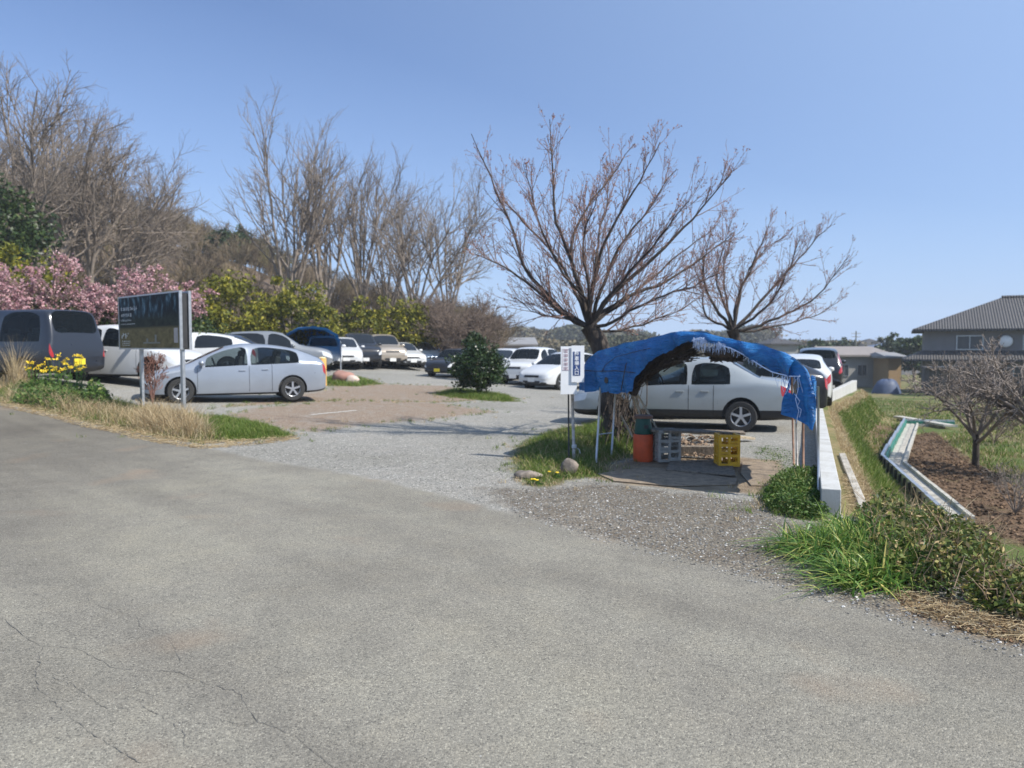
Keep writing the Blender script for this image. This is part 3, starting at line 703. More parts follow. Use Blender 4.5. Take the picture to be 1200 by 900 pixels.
mb = MB(); mb.tube([(0, 0, -.1), (0, 0, .95)], .14, 16); mb.build('shaft', plain('orange_yellow_paint', (.75, .42, .12), .6, .1), yp_, smooth=False, bevel=.01)
mb = MB(); mb.lathe([(0, 1.0), (.08, .99), (.14, .955), (.14, .951)], 16); mb.build('cap', plain('pale_yellow_cap', (.7, .55, .3), .6, .1), yp_, smooth=True)
# ------------------------------------------------------------------ blue tarp shelter
FL = np.array([1.2, 10.5]); FD = np.array([.6, -.8]); DD = np.array([.37, .93])/np.hypot(.37, .93)
FN = np.array([-.8, -.6])            # out of the front, towards the road
def pf(u, v, out=0.):                # photo point on the shelter's front plane
    s = (u-600)/FPX; F0 = FL+FN*out
    t = (s*F0[1]-F0[0])/(FD[0]-s*FD[1]); p = F0+FD*t
    return np.array([p[0], p[1], float(at(u, v, p[1])[2])])
sh = thing('tarp_shelter', 'low roadside shelter of torn blue tarpaulin over a bent pipe frame, beside the white wall', 'shelter', onz(2.2, 9.3))
pairs = [((682, 431), (679.5, 458)), ((690, 420), (696, 459)), ((700, 411.5), (712, 460)), ((720, 406), (730, 461)), ((743, 400), (742, 459)),
         ((758, 397.5), (748, 441)), ((770, 394.5), (762, 424)), ((784, 390.5), (782, 411)), ((797, 388), (800, 402.5)), ((812, 388.5), (817, 398.5)), ((830, 391), (836, 403)), ((850, 396), (856, 409)),
         ((875, 401), (879, 420)), ((897, 406), (901, 434)), ((915, 412), (916, 439)), ((932, 421), (927, 441))]
depth = 2.0
OUT = [pf(*o) for o, _ in pairs]+[pf(944, 433), pf(951, 447), pf(956, 466), pf(957, 480)]
def dens(P, n):
    P = np.array(P); d = np.r_[0, np.cumsum(np.linalg.norm(np.diff(P, axis=0), axis=1))]; t = np.linspace(0, d[-1], n)
    return np.stack([np.interp(t, d, P[:, k]) for k in range(3)], 1)
def fold(P, amp, f, ph=0):
    x = P[..., 0]*.6-P[..., 1]*.8; z = P[..., 2]
    return amp*(np.sin(x*f+ph+1.5*np.sin(z*3+x*2))+.5*np.sin(x*f*2.3+z*4+ph)+.35*np.sin(z*f*1.3+x*3))
# roof skin
ro = dens(OUT, 60); G = []
for k in range(19):
    t = k/18; g = ro+np.array([DD[0], DD[1], 0])*depth*t
    s = np.linspace(0, 1, 60)
    sag = -.05*np.sin(PI*((t*3) % 1))*np.sin(PI*s)**.5 - .06*t; g[:, 2] += sag+.012*np.sin(s*37+t*9)+.01*np.sin(s*61-t*14)
    g[:, :2] += fold(g, .006, 9)[:, None]*FN
    G.append(g)
G = np.array(G); mb = MB(); mb.grid(G); mb.build('roof_sheet', M_tarp, sh, world=True, smooth=True)
# front valance
A_ = dens([pf(o[0], o[1], .015) for o, _ in pairs], 90); B_ = dens([pf(i[0], i[1], .02) for _, i in pairs], 90)
Ap = np.array([pf(o[0], o[1], .015) for o, _ in pairs]); Bp = np.array([pf(i[0], i[1], .02) for _, i in pairs])
tt = np.linspace(0, len(pairs)-1, 110); A_ = np.stack([np.interp(tt, np.arange(len(pairs)), Ap[:, k]) for k in range(3)], 1); B_ = np.stack([np.interp(tt, np.arange(len(pairs)), Bp[:, k]) for k in range(3)], 1)
G = []
for k in range(13):
    t = k/12; g = A_*(1-t)+B_*t; n = fold(g, .036, 11, 1)*t**.6+.035*math.sin(PI*t); g[:, :2] += n[:, None]*FN; 
    if k == 12: g[:, 2] += .012*np.sin(tt*7)+.008*np.sin(tt*19)
    G.append(g)
mb = MB(); mb.grid(np.array(G)); mb.build('front_valance', M_tarp, sh, world=True, smooth=True)
# right corner flap hanging in front
fa = [((927, 418), (918, 485)), ((936, 425), (927, 489)), ((944, 434), (936, 493)), ((951, 447), (944, 498)), ((956, 462), (951, 502)), ((957.5, 474), (957, 504))]
hole = 1
Ap = np.array([pf(o[0], o[1], .03) for o, _ in fa]); Bp = np.array([pf(i[0], i[1], .05) for _, i in fa]); tt = np.linspace(0, 5, 40)
Af = np.stack([np.interp(tt, range(6), Ap[:, k]) for k in range(3)], 1); Bf = np.stack([np.interp(tt, range(6), Bp[:, k]) for k in range(3)], 1)
G = np.array([Af*(1-t)+Bf*t for t in np.linspace(0, 1, 26)]); G[:, :, :2] += (fold(G, .032, 16, 2)*np.linspace(0, 1, 26)[:, None]**.5)[..., None]*FN
i, j = np.meshgrid(np.arange(25), np.arange(39), indexing='ij'); F = np.stack([i*40+j, (i+1)*40+j, (i+1)*40+j+1, i*40+j+1], -1).reshape(-1, 4)
ti, tj = F[:, 0]//40/25, (F[:, 0] % 40)/39
keep = ~((ti > .30) & (ti < .60-.3*tj) & (tj < .26+.04*np.sin(ti*40)) & (tj > .04))
mb = MB(); mb.add(G.reshape(-1, 3), F[keep]); mb.build('corner_flap', M_tarp, sh, world=True, smooth=True)
# back/right inner side sheet: hangs inside, shaded
Gs = []
for k in range(12):
    t = k/11; base = np.array([pf(955, 470)]); p = pf(954, 470, -.04)
    top = np.array([p[0]+DD[0]*depth*t, p[1]+DD[1]*depth*t, 1.25]); bot = top.copy(); bot[2] = .78+.05*math.sin(t*9)
    Gs.append([top*(1-s)+bot*s+np.array([*(FN*0), 0]) for s in np.linspace(0, 1, 6)])
Gs = np.array(Gs); Gs[:, :, 0] += .03*np.sin(np.arange(12)*1.7)[:, None]
mb = MB(); mb.grid(Gs); mb.build('side_sheet', M_tarp, sh, world=True, smooth=True)
# frayed threads at the ridge + loose cords
mb = MB(); rg = np.random.default_rng(5); Ps, Rs = [], []
for k in range(190):
    u = 812+rg.random()*38+rg.normal(0, .5); v = 395+max(0, (u-830))*.42+rg.random()*3; p = pf(u, v, .06)
    Lh = (.03+.13*rg.random()**1.5)*(1.15-.015*abs(u-828)); q = [p]
    for s in range(4): q.append(q[-1]+np.array([rg.normal(0, .008), rg.normal(0, .008), -Lh/4]))
    Ps.append(q); Rs.append([.002, .0018, .0016, .0014, .001])
for k in range(26):   # frayed light hem along the right opening edge
    t = rg.random(); u = 852+54*t; v = 406+30*t**1.1+rg.normal(0, 1.); p = pf(u, v, .05); Lh = .02+.05*rg.random()
    Ps.append([p+np.array([rg.normal(0, .006), 0, -Lh*s/4]) for s in range(5)]); Rs.append([.0025]*5)
for k in range(9):
    t = rg.random(); u = 908+30*t; v = 440+rg.normal(0, 1); p = pf(u, v, .05); Ps.append([p+np.array([rg.normal(0, .01), 0, -.05*s*rg.random()]) for s in range(5)]); Rs.append([.0025]*5)
V, F = polytubes(Ps, Rs, 4); mb.add(V, F)
edge = [pf(u, v, .05) for u, v in [(817, 397), (835, 402), (856, 408), (868, 414), (880, 421), (892, 429), (905, 436), (925, 441), (938, 441)]]
mb.tube(edge, .007, 6)
for cc in ([(935, 442), (936, 455), (933, 468), (937, 482), (934, 496)], [(932, 462), (938, 470), (935, 476), (940, 480), (938, 489)], [(922, 440), (926, 452), (921, 462)]):
    mb.tube([pf(u, v, .06) for u, v in cc], .004, 5)
mb.build('frayed_threads', M_fray, sh, world=True)
# rope across the left valance + dark eyelet
mb = MB(); mb.tube([pf(u, v, .075) for u, v in [(681, 434), (700, 435), (722, 434.5), (745, 437)]], .006, 6); mb.tube([pf(u, v, .08) for u, v in [(705, 436), (709, 428), (722, 418), (745, 412), (762, 408)]], .004, 6)
mb.tube([pf(u, v, .08) for u, v in [(728, 458), (731, 440), (734, 425)]], .007, 6)
mb.build('dark_rope', M_black, sh, world=True)
mb = MB(); c = pf(711, 445.5, .07); ax = np.array([FN[0], FN[1], 0])
a = np.arange(16)/16*2*PI; X_ = np.array([FD[0], FD[1], 0]); ring = [c+X_*.035*math.cos(t)+np.array([0, 0, .042])*math.sin(t) for t in a]; ring2 = [p+ax*.012 for p in ring]
mb.add(ring+ring2, [tuple(range(16)), tuple(range(16, 32))]+[(i, (i+1) % 16, 16+(i+1) % 16, 16+i) for i in range(16)]); mb.build('patch', M_black, sh, world=True)
# frame: arches and posts
def arch(off, nm='arch_pipe'):
    q = ro[::3]+np.array([DD[0]*off, DD[1]*off, -.03-.06*off/depth]); mb = MB(); mb.tube(q, .014, 8); mb.build(nm, M_pole, sh, world=True, smooth=True)
arch(.06); arch(1.0); arch(1.93)
mb = MB()
for k in (8, 30, 50): a = ro[k]-np.array([0, 0, .035]); mb.tube([a, a+np.array([DD[0]*depth, DD[1]*depth, -.06])], .012, 8)
mb.build('purlin', M_pole, sh, world=True, smooth=True)
def post(ub, vb, zt_, lean=(0, 0), r=.014, m=M_pole, nm='post'):
    b = gnd(ub, vb); t = np.array([b[0]+lean[0], b[1]+lean[1], zt_]); b[2] -= .1; mb = MB(); mb.tube([b, t], r, 8); mb.build(nm, m, sh, world=True, smooth=True)
post(698, 542, 1.35, (.08, 0), .016, M_galv); post(716, 534, 1.3, (.08, 0), .014, M_galv)
post(930.5, 545, 1.3, (-.06, 0), .014, M_rusty); post(935, 555, 1.25, (-.06, 0), .012); post(941.5, 561, 1.25, (-.03, 0), .016, M_rusty); post(959.5, 587, 1.2, (-.03, 0), .014, M_galv)
mb = MB(); a, b = gnd(700, 528), gnd(717, 530); mb.tube([a+[0, 0, .25], b+[0, 0, .3]], .010, 6); mb.build('cross_bar', M_galv, sh, world=True)
# dark reed bundle under the left opening edge, rolled screen at the top right
mb = MB(); Ps, Rs = [], []
for k in range(150):
    t0 = rg.random(); u0, v0 = 742+60*t0, 452-44*t0**.6
    p = pf(u0+rg.normal(0, 2.5), v0+8+rg.normal(0, 2.5), -.1-.5*rg.random()); d = np.array([.5+rg.normal(0, .15), -.5, .55-.35*t0+rg.normal(0, .12)]); L_ = .2+.35*rg.random()
    Ps.append([p, p+d*L_*.5+rg.normal(0, .01, 3), p+d*L_]); Rs.append([.008, .007, .004])
V, F = polytubes(Ps, Rs, 4); mb.add(V, F)
q = [pf(u, v, -.25) for u, v in [(742, 462), (748, 444), (760, 428), (778, 417), (798, 408), (812, 402)]]; mb.tube(q, [.06, .075, .07, .06, .055, .04], 8)
mb.build('reed_bundle', M_drk, sh, world=True, smooth=True)
mb = MB(); q = [pf(u, v, -.3) for u, v in [(828, 412), (842, 413), (858, 412), (872, 415)]]; mb.tube(q, [.055, .085, .09, .06], 10)
Ps = [[pf(830+42*rg.random(), 414+rg.random()*4, -.25-.1*rg.random())+np.array([0, 0, -.02*s+rg.normal(0, .01)]) for s in range(4)] for _ in range(60)]
V, F = polytubes(Ps, [[.006]*4]*60, 4); mb.add(V, F); mb.build('rolled_screen', M_drk, sh, world=True, smooth=True)
# ------------------------------------------------------------------ things under and around the shelter
M_or = plain('orange_plastic', (.62, .085, .02), .55, .15, 8); M_dg = plain('dark_green_plastic', (.008, .075, .055), .5, .2, 8)
g = gnd(753.5, 540)
cn = thing('orange_bin', 'bright orange bin with dark green upper half and brown lid under the blue tarp', 'bin', g)
mb = MB(); mb.lathe([(0, 0), (.135, 0), (.14, .02), (.142, .36), (.135, .385), (0, .385)], 28); mb.build('lower_body', M_or, cn, smooth=True).modifiers.new('e', 'EDGE_SPLIT')
mb = MB(); mb.lathe([(0, .386), (.12, .386), (.125, .4), (.118, .52), (.098, .60), (.098, .61), (0, .61)], 28); mb.build('upper_body', M_dg, cn, smooth=True).modifiers.new('e', 'EDGE_SPLIT')
mb = MB(); mb.lathe([(0, .612), (.13, .612), (.135, .625), (.135, .645), (.12, .655), (0, .655)], 24); mb.build('lid', plain('brown_lid', (.20, .11, .08), .7, .2), cn, smooth=True).modifiers.new('e', 'EDGE_SPLIT')
mb = MB(); mb.box((.02, -.127, .5), (.06, .02, .05), 0.1); mb.build('latch', M_black, cn)
def crate(name, label, loc, rz, w, d, h, mat, cols=2, rows=3):
    c = thing(name, label, 'crate', loc, rz)
    t = .034
    def wall(L_, T_, tr):
        mb = MB(); xsn = np.linspace(-L_/2, L_/2, cols+1); zs = np.linspace(0, h, rows+1)
        for z in zs: mb.box((0, 0, min(max(z, t/2), h-t/2)), (L_, T_, t*1.15))
        for x in xsn: mb.box((min(max(x, -L_/2+t/2), L_/2-t/2), .0015, h/2), (t*1.05, T_, h-.004))
        for zi in range(rows):
            for xi in range(cols):
                if (zi+xi) % 2: mb.box(((xsn[xi]+xsn[xi+1])/2, 0.001, zs[zi]+h/rows*.3), (L_/cols, T_*.6, h/rows*.25))
        return mb
    for k, (L_, ang, off) in enumerate([(w, 0, -d/2), (w, 0, d/2), (d-t*2, PI/2, -w/2+t/2), (d-t*2, PI/2, w/2-t/2)]):
        mb = wall(L_, t, None); V = np.concatenate(mb.V); mb.V = [V]
        if ang: V = np.stack([-V[:, 1]+off, V[:, 0], V[:, 2]], 1)
        else: V = V+np.array([0, off+(t/2 if off < 0 else -t/2), 0])
        mb.V = [V]; mb.build('side_lattice', mat, c, bevel=.003)
    mb = MB(); mb.box((0, 0, h*.5), (w-2*t-.004, d-2*t-.004, .012)); mb.build('divider', mat, c)
    return c
M_yel = plain('yellow_crate_plastic', (.72, .40, .02), .5, .15, 6); M_gry = plain('grey_crate_plastic', (.33, .32, .29), .65, .2, 8)
g = gnd(783, 543); crate('bottle_crate', 'dirty grey plastic bottle crate standing on end beside the orange bin', g+[0, .15, .02], .12, .32, .34, .44, M_gry, 2, 3)
g2 = gnd(855, 549); crate('bottle_crate', 'bright yellow plastic bottle crate standing on end under the tarp', g2+[0, .14, .03], -.05, .28, .32, .42, M_yel, 2, 3)
# bench board
bb = thing('bench_board', 'grey weathered board laid across the grey and yellow crates', 'board', (g+g2)/2+[0, .15, .46])
mb = MB(); a = g+np.array([-.22, .15, .455]); b = g2+np.array([.30, .35, .44]); mb.beam(a, b, .30, .028); mb.build('plank', M_wood, bb, world=True, bevel=.004)
# lumber
def plank(u0, v0, u1, v1, z0, z1, w, h, label, m=M_wood, nm='timber_plank', cat='plank'):
    a, b = gnd(u0, v0), gnd(u1, v1); a[2] += z0; b[2] += z1; t = thing(nm, label, cat, (a+b)/2); mb = MB(); mb.beam(a, b, w, h); mb.build('board', m, t, world=True, bevel=.004); return t
M_pale = bark('pale_timber', (.34, .27, .18), (.52, .43, .30), 16)
plank(795, 536, 838, 538, .10, .12, .16, .14, 'thick squared beam lying low between the two crates')
plank(800, 521, 882, 517, .22, .05, .16, .04, 'pale plank slanting down to the right behind the yellow crate', M_pale)
plank(792, 519, 848, 524, .20, .22, .20, .03, 'pale plank lying flat just under the bench board', M_pale)
plank(806, 530, 836, 536, .02, .04, .14, .03, 'short brown offcut lying on rubble between the crates')
plank(800, 545, 845, 543, .03, .03, .10, .05, 'long narrow batten on the ground in front of the thick beam')
def pole(u0, v0, y0, u1, v1, y1, r, label, m=M_bamb, nm='leaning_pole'):
    a, b = at(u0, v0, y0), at(u1, v1, y1); t = thing(nm, label, 'pole', b if b[2] < a[2] else a); mb = MB(); mb.tube([a, a*.5+b*.5+R.normal(0, .01, 3), b], [r, r*.95, r*.8], 8); mb.build('cane', m, t, world=True, smooth=True)
pole(739, 448, 11.0, 770, 503, 10.75, .018, 'longest pale cane leaning left behind the orange bin')
pole(741, 462, 11.05, 762, 520, 10.8, .016, 'pale cane leaning beside the longest one, half hidden by the bin')
pole(744, 458, 11.1, 754, 510, 11.0, .014, 'thin cane leaning upright just behind the bin lid')
pole(727, 487, 11.3, 741, 512, 11.15, .017, 'short pale cane low between the trunk and the bin')
pole(766, 508, 11.0, 773, 535, 10.8, .012, 'stub of cane between the bin and the grey crate')
# plywood sheets on the ground
def sheet(poly, label, z=.012, th=.018, m=M_ply, rzn=0):
    P = [gnd(*p) for p in poly]; c = sum(P)/len(P); t = thing('plywood_sheet', label, 'board', c); mb = MB(); z0 = c[2]+z
    mb.prism([(p[0], p[1]) for p in P], z0, z0+th); mb.build('panel', m, t, world=True, bevel=.003)
sheet([(786, 542), (858, 545), (862, 560), (780, 553)], 'grey plywood sheet on the ground in front of the crates', .02, m=M_wood)
sheet([(700, 556), (760, 548), (864, 562), (862, 569), (790, 571), (720, 565)], 'long brown weathered board at the shaded front edge of the shelter', .004, .012)
sheet([(870, 543), (905, 544), (925, 560), (922, 571), (880, 570), (868, 556)], 'sunlit tan plywood sheet right of the yellow crate', .006, .016)
rg = np.random.default_rng(21)
mb = MB(); q = scatter([gxy(795, 540), gxy(845, 540), gxy(840, 515), gxy(795, 515)], 260, rg); q[:, 2] += .03+.07*rg.random(260); stone_mesh(mb, q, .015+.035*rg.random(260), rg)
mb.build('rubble', leafmat('brown_rubble', [(0, (.12, .08, .05)), (1, (.36, .26, .18))], .9, 0), kind='stuff')

# brushwood leaning round the trunk
rg = np.random.default_rng(33); c = onz(1.75, 12.2); t = thing('brushwood', 'tangle of dark sticks and cut branches leaning against the plum trunk under the tarp', 'brushwood', c)
Ps, Rs = [], []
for k in range(55):
    b = onz(1.45+.75*rg.random(), 11.7+.8*rg.random()); e = np.array([1.6+.6*rg.random(), 12.0+.9*rg.random(), .6+.75*rg.random()]); m_ = (b+e)/2+rg.normal(0, .07, 3); Ps.append(resample_([b, m_, e], 6)); Rs.append(np.linspace(.014, .005, 6)*(.6+.8*rg.random()))
V, F = polytubes(Ps, Rs, 5); mb = MB(); mb.add(V, F); mb.build('sticks', M_drk, t, world=True, smooth=True)
# ------------------------------------------------------------------ vehicles
def paint(name, c, metal=.35, rough=.3):
    if name in MC: return MC[name]
    m, nt, b = newmat(name); v = coords(nt); f = noise(nt, v, 2, 5)
    LK(nt, ramp(nt, f, [(.3, scl(c, .93)), (.7, scl(c, 1.04))]), b.inputs['Base Color']); b.inputs['Metallic'].default_value = metal
    LK(nt, math_(nt, 'ADD', math_(nt, 'MULTIPLY', noise(nt, v, 7, 6), .15), rough-.07), b.inputs['Roughness'])
    b.inputs['Coat Weight'].default_value = .6; b.inputs['Coat Roughness'].default_value = .12; MC[name] = m; return m
M_glass = plain('car_glass', (.010, .012, .014), .1, .2, 3, spec=.6); M_glass.node_tree.nodes['Principled BSDF'].inputs['Roughness'].default_value = .08
for l in list(M_glass.node_tree.links):
    if l.to_socket.name == 'Roughness': M_glass.node_tree.links.remove(l)
M_trim = plain('black_trim', (.018, .018, .02), .55, .1)
M_seam = plain('panel_gap', (.012, .012, .012), .9, .1)
M_rim = plain('alloy_rim', (.55, .56, .58), .35, .1, metal=.8)
M_lamp = plain('lamp_glass', (.62, .64, .66), .12, .08, 9, coat=1.)
M_tail = plain('red_tail_lamp', (.38, .015, .012), .2, .1, coat=1.)
M_amber = plain('amber_lamp', (.62, .2, .05), .3, .1, coat=1.)
M_plw = plain('plate_white', (.7, .7, .68), .5, .05); M_ply_ = plain('plate_yellow', (.75, .58, .03), .5, .05); M_plg = plain('plate_green', (.05, .25, .13), .5, .1)
TYPES = {
 # x, zb, belt, top, w, wr ; L scaled afterwards. glass flags: W = windscreen, S = side window follows to the next station, P = pillar, R = rear glass
 'hatch': dict(L=4.48, H=1.49, W=1.745, wb=2.70, wr=.315, st=[
  (2.24, .26, .52, .58, .50, .40, ''), (2.17, .19, .62, .68, .72, .58, ''), (1.95, .17, .72, .80, .82, .66, ''), (1.55, .17, .81, .90, .86, .70, ''), (1.22, .17, .87, .98, .87, .70, 'W'),
  (.80, .17, .90, 1.20, .872, .64, 'WS'), (.32, .17, .92, 1.41, .872, .60, 'S'), (.0, .17, .935, 1.475, .872, .58, 'S'), (-.22, .17, .94, 1.49, .872, .575, 'P'), (-.28, .17, .945, 1.49, .872, .575, 'S'),
  (-.75, .17, .96, 1.475, .87, .57, 'S'), (-1.18, .17, .98, 1.42, .865, .56, 'S'), (-1.5, .18, 1.0, 1.35, .86, .55, 'R'), (-1.9, .19, 1.02, 1.20, .84, .56, 'R'), (-2.12, .22, .98, 1.10, .80, .58, ''), (-2.21, .26, .88, .98, .74, .58, ''), (-2.24, .32, .75, .82, .62, .5, '')]),
 'sedan': dict(L=4.4, H=1.39, W=1.69, wb=2.5, wr=.305, st=[
  (2.2, .30, .56, .62, .60, .50, ''), (2.14, .22, .64, .71, .74, .62, ''), (1.85, .20, .70, .79, .82, .68, ''), (1.3, .20, .77, .88, .84, .70, ''), (1.0, .20, .82, .94, .845, .69, 'W'),
  (.62, .20, .85, 1.17, .845, .62, 'WS'), (.28, .20, .87, 1.34, .845, .57, 'S'), (.0, .20, .88, 1.38, .845, .56, 'S'), (-.2, .20, .88, 1.39, .845, .56, 'P'), (-.27, .20, .88, 1.39, .845, .56, 'S'),
  (-.7, .20, .89, 1.375, .845, .56, 'S'), (-1.02, .20, .90, 1.32, .84, .57, 'R'), (-1.38, .20, .92, 1.12, .83, .62, 'R'), (-1.56, .20, .93, 1.02, .825, .66, ''), (-1.95, .22, .90, .99, .80, .66, ''), (-2.15, .26, .82, .93, .76, .62, ''), (-2.2, .33, .68, .76, .70, .55, '')]),
 'suv': dict(L=4.5, H=1.68, W=1.78, wb=2.65, wr=.35, st=[
  (2.25, .36, .68, .76, .66, .54, ''), (2.17, .28, .82, .92, .80, .66, ''), (1.85, .26, .92, 1.02, .87, .72, ''), (1.3, .26, .96, 1.08, .89, .74, ''), (1.0, .26, .99, 1.14, .89, .73, 'W'),
  (.68, .26, 1.01, 1.38, .89, .67, 'WS'), (.35, .26, 1.03, 1.60, .89, .63, 'S'), (.05, .26, 1.04, 1.66, .89, .62, 'S'), (-.2, .26, 1.05, 1.68, .89, .62, 'P'), (-.27, .26, 1.05, 1.68, .89, .62, 'S'),
  (-.9, .26, 1.06, 1.67, .89, .62, 'S'), (-1.35, .26, 1.07, 1.65, .885, .62, 'S'), (-1.8, .27, 1.08, 1.60, .87, .62, 'R'), (-2.05, .29, 1.06, 1.28, .85, .66, ''), (-2.18, .32, .98, 1.08, .82, .66, ''), (-2.25, .4, .82, .9, .74, .6, '')]),
 'van': dict(L=4.7, H=1.95, W=1.70, wb=2.75, wr=.32, st=[
  (2.35, .34, .74, .82, .66, .56, ''), (2.28, .26, .90, 1.0, .78, .66, ''), (2.08, .24, 1.0, 1.14, .84, .70, 'W'), (1.75, .24, 1.04, 1.55, .85, .66, 'WS'), (1.45, .24, 1.06, 1.84, .85, .66, 'S'),
  (1.1, .24, 1.07, 1.93, .85, .67, 'S'), (.8, .24, 1.07, 1.95, .85, .67, 'P'), (.73, .24, 1.07, 1.95, .85, .67, 'S'), (-.3, .24, 1.07, 1.95, .85, .67, 'P'), (-.38, .24, 1.07, 1.95, .85, .67, 'S'),
  (-1.2, .24, 1.07, 1.95, .85, .67, 'S'), (-1.95, .24, 1.07, 1.93, .85, .67, 'P'), (-2.1, .25, 1.07, 1.90, .84, .67, 'R'), (-2.28, .28, 1.04, 1.30, .82, .68, ''), (-2.33, .32, .9, 1.0, .8, .68, ''), (-2.35, .4, .75, .82, .76, .64, '')]),
}
m_, nt_, b__ = newmat('clear_car_glass'); b__.inputs['Base Color'].default_value = (.012, .016, .018, 1); b__.inputs['Roughness'].default_value = .04
tr_ = N(nt_, 'ShaderNodeBsdfTransparent'); tr_.inputs[0].default_value = (.62, .70, .72, 1); mx_ = N(nt_, 'ShaderNodeMixShader'); mx_.inputs[0].default_value = .42
fr_ = N(nt_, 'ShaderNodeFresnel'); fr_.inputs[0].default_value = 1.5; LK(nt_, math_(nt_, 'ADD', fr_.outputs[0], .30), mx_.inputs[0])
LK(nt_, tr_.outputs[0], mx_.inputs[1]); LK(nt_, b__.outputs[0], mx_.inputs[2]); LK(nt_, mx_.outputs[0], nt_.nodes['Material Output'].inputs[0]); M_clear = m_
M_cabin = plain('cabin_lining', (.05, .05, .052), .9, .2); M_seat = plain('seat_fabric', (.11, .105, .10), .9, .2)
def add_wheel(parent, x, y, r, w, side_, rimm=M_rim, hub=5):
    wh = bpy.data.objects.new('wheel', None); COL.objects.link(wh); wh.parent = parent; wh.location = (x, y, r)
    s = side_
    mb = MB(); mb.lathe([(r*.66, -w/2*s), (r*.93, -w/2*s), (r, -w*.36*s), (r, w*.36*s), (r*.93, w/2*s), (r*.66, w/2*s), (r*.62, w*.40*s), (r*.62, -w*.4*s), (r*.66, -w/2*s)], 28, axis='y'); mb.build('tyre', M_rubber, wh, smooth=True).modifiers.new('e', 'EDGE_SPLIT')
    # axis='y' lathe maps +profile to -y ; face outwards
    mb = MB(); f = -1
    mb.lathe([(r*.66, w*.42*f*-s), (r*.60, w*.36*f*-s), (r*.57, w*.2*f*-s)], 28, axis='y')
    for k in range(hub):
        a = k/hub*2*PI+.3; c, sn = math.cos(a), math.sin(a); M = np.array([[c, 0, -sn], [0, 1, 0], [sn, 0, c]])
        mb.box((c*r*.34, s*w*.36, sn*r*.34), (r*.58, .02, r*.15), M)
    mb.lathe([(0, w*.42*f*-s), (r*.14, w*.42*f*-s), (r*.17, w*.3*f*-s)], 16, axis='y')
    mb.build('rim', rimm, wh)
    mb = MB(); mb.lathe([(0, w*.12*-s*f), (r*.6, w*.12*-s*f)], 20, axis='y'); mb.build('brake_disc', M_trim, wh)
    return wh
def make_car(name, label, cat, kind, col, loc, heading, scale=1., detail=2, group=None, plate='w', trim_low=False, side_glass=None, hs=1.):
    T = TYPES[kind]; st = T['st']; w0 = T['W']/2
    root = thing(name, label, cat, loc, heading, group)
    rings = []
    for (x, zb, belt, top, w, wr_, fl) in st:
        hz = top-belt; z1 = zb+.3*(belt-zb)
        half = [(0, zb), (.8*w, zb), (w*.965, zb+.07), (w*.995, z1), (w*1.0, zb+.68*(belt-zb)), (w*.965, belt), (wr_+.5*(w*.965-wr_)*0+.035, top-.16*min(hz, .4)), (wr_-.03, top-.015), (wr_*.55, top+.012), (0, top+.02)]
        ring = half+[(-y, z) for y, z in half[-2:0:-1]]
        rings.append([(x, y, z*1.0) for y, z in ring])
    G = np.array(rings); ns, nr = G.shape[:2]
    F, MI = [], []
    for i in range(ns-1):
        fl, fl2 = st[i][6], st[i+1][6]
        for j in range(nr):
            j2 = (j+1) % nr; F.append((i*nr+j, i*nr+j2, (i+1)*nr+j2, (i+1)*nr+j)); k = j if j < 9 else nr-1-j   # half index of segment
            mi = 0
            if 'S' in fl and k == 5: mi = 4
            if k in (7, 8):
                if fl == 'W' or (fl == 'WS'): mi = 2
                if fl == 'R': mi = 3
            if k == 0: mi = 1
            if k in (1,) : mi = 1
            if trim_low and k == 2: mi = 1
            if i == 1 and k == 4: mi = 5
            if i == 0 and k == 4: mi = 5
            if (i == ns-3 or i == ns-2) and k == 4: mi = 6
            if kind == 'suv' and i == ns-4 and k == 5: mi = 6
            if i == 0 and k == 2: mi = 1
            MI.append(mi)
    F.append(tuple(range(nr))[::-1]); MI.append(0); F.append(tuple((ns-1)*nr+j for j in range(nr))); MI.append(0)
    me = bpy.data.meshes.new('c'); me.from_pydata(G.reshape(-1, 3).tolist(), [], F); me.polygons.foreach_set('material_index', MI)
    gl = M_clear if detail >= 2 else M_glass
    body_m = [col, M_trim, gl, gl, gl, M_lamp, M_tail]
    for m in body_m: me.materials.append(m)
    me.update(); bm = bmesh.new(); bm.from_mesh(me); bmesh.ops.recalc_face_normals(bm, faces=bm.faces)
    cl = bm.edges.layers.float.new('crease_edge') if not bm.edges.layers.float.get('crease_edge') else bm.edges.layers.float['crease_edge']
    for e in bm.edges:
        mi = {f.material_index for f in e.link_faces}
        if len(mi) > 1: e[cl] = .75
        elif all((v.index % nr) in (5, nr-5) for v in e.verts): e[cl] = .5
    bm.to_mesh(me); bm.free()
    o = bpy.data.objects.new('c', me); COL.objects.link(o)
    md = o.modifiers.new('s', 'SUBSURF'); md.levels = detail; md.render_levels = detail
    r = T['wr']; fx = T['wb']/2+.02; rx = -T['wb']/2+.02
    # wheel arch cutter
    mb = MB()
    for x in (fx, rx):
        for s in (-1, 1): 
            n = 24; a = np.arange(n)/n*2*PI; ra = r+.055; V = [(x+ra*math.cos(t), s*(w0-.24), r+ra*math.sin(t)) for t in a]+[(x+ra*math.cos(t), s*(w0+.3), r+ra*math.sin(t)) for t in a]
            f = [tuple(range(n)), tuple(range(n, 2*n))[::-1]]+[(i, n+i, n+(i+1) % n, (i+1) % n) for i in range(n)]
            if s < 0: f = [q[::-1] for q in f]
            mb.add(V, f, 1)
    cut = mb.build('cut', body_m)
    b = bpy.data.meshes; bmc = bmesh.new(); bmc.from_mesh(cut.data); bmesh.ops.recalc_face_normals(bmc, faces=bmc.faces); bmc.to_mesh(cut.data); bmc.free()
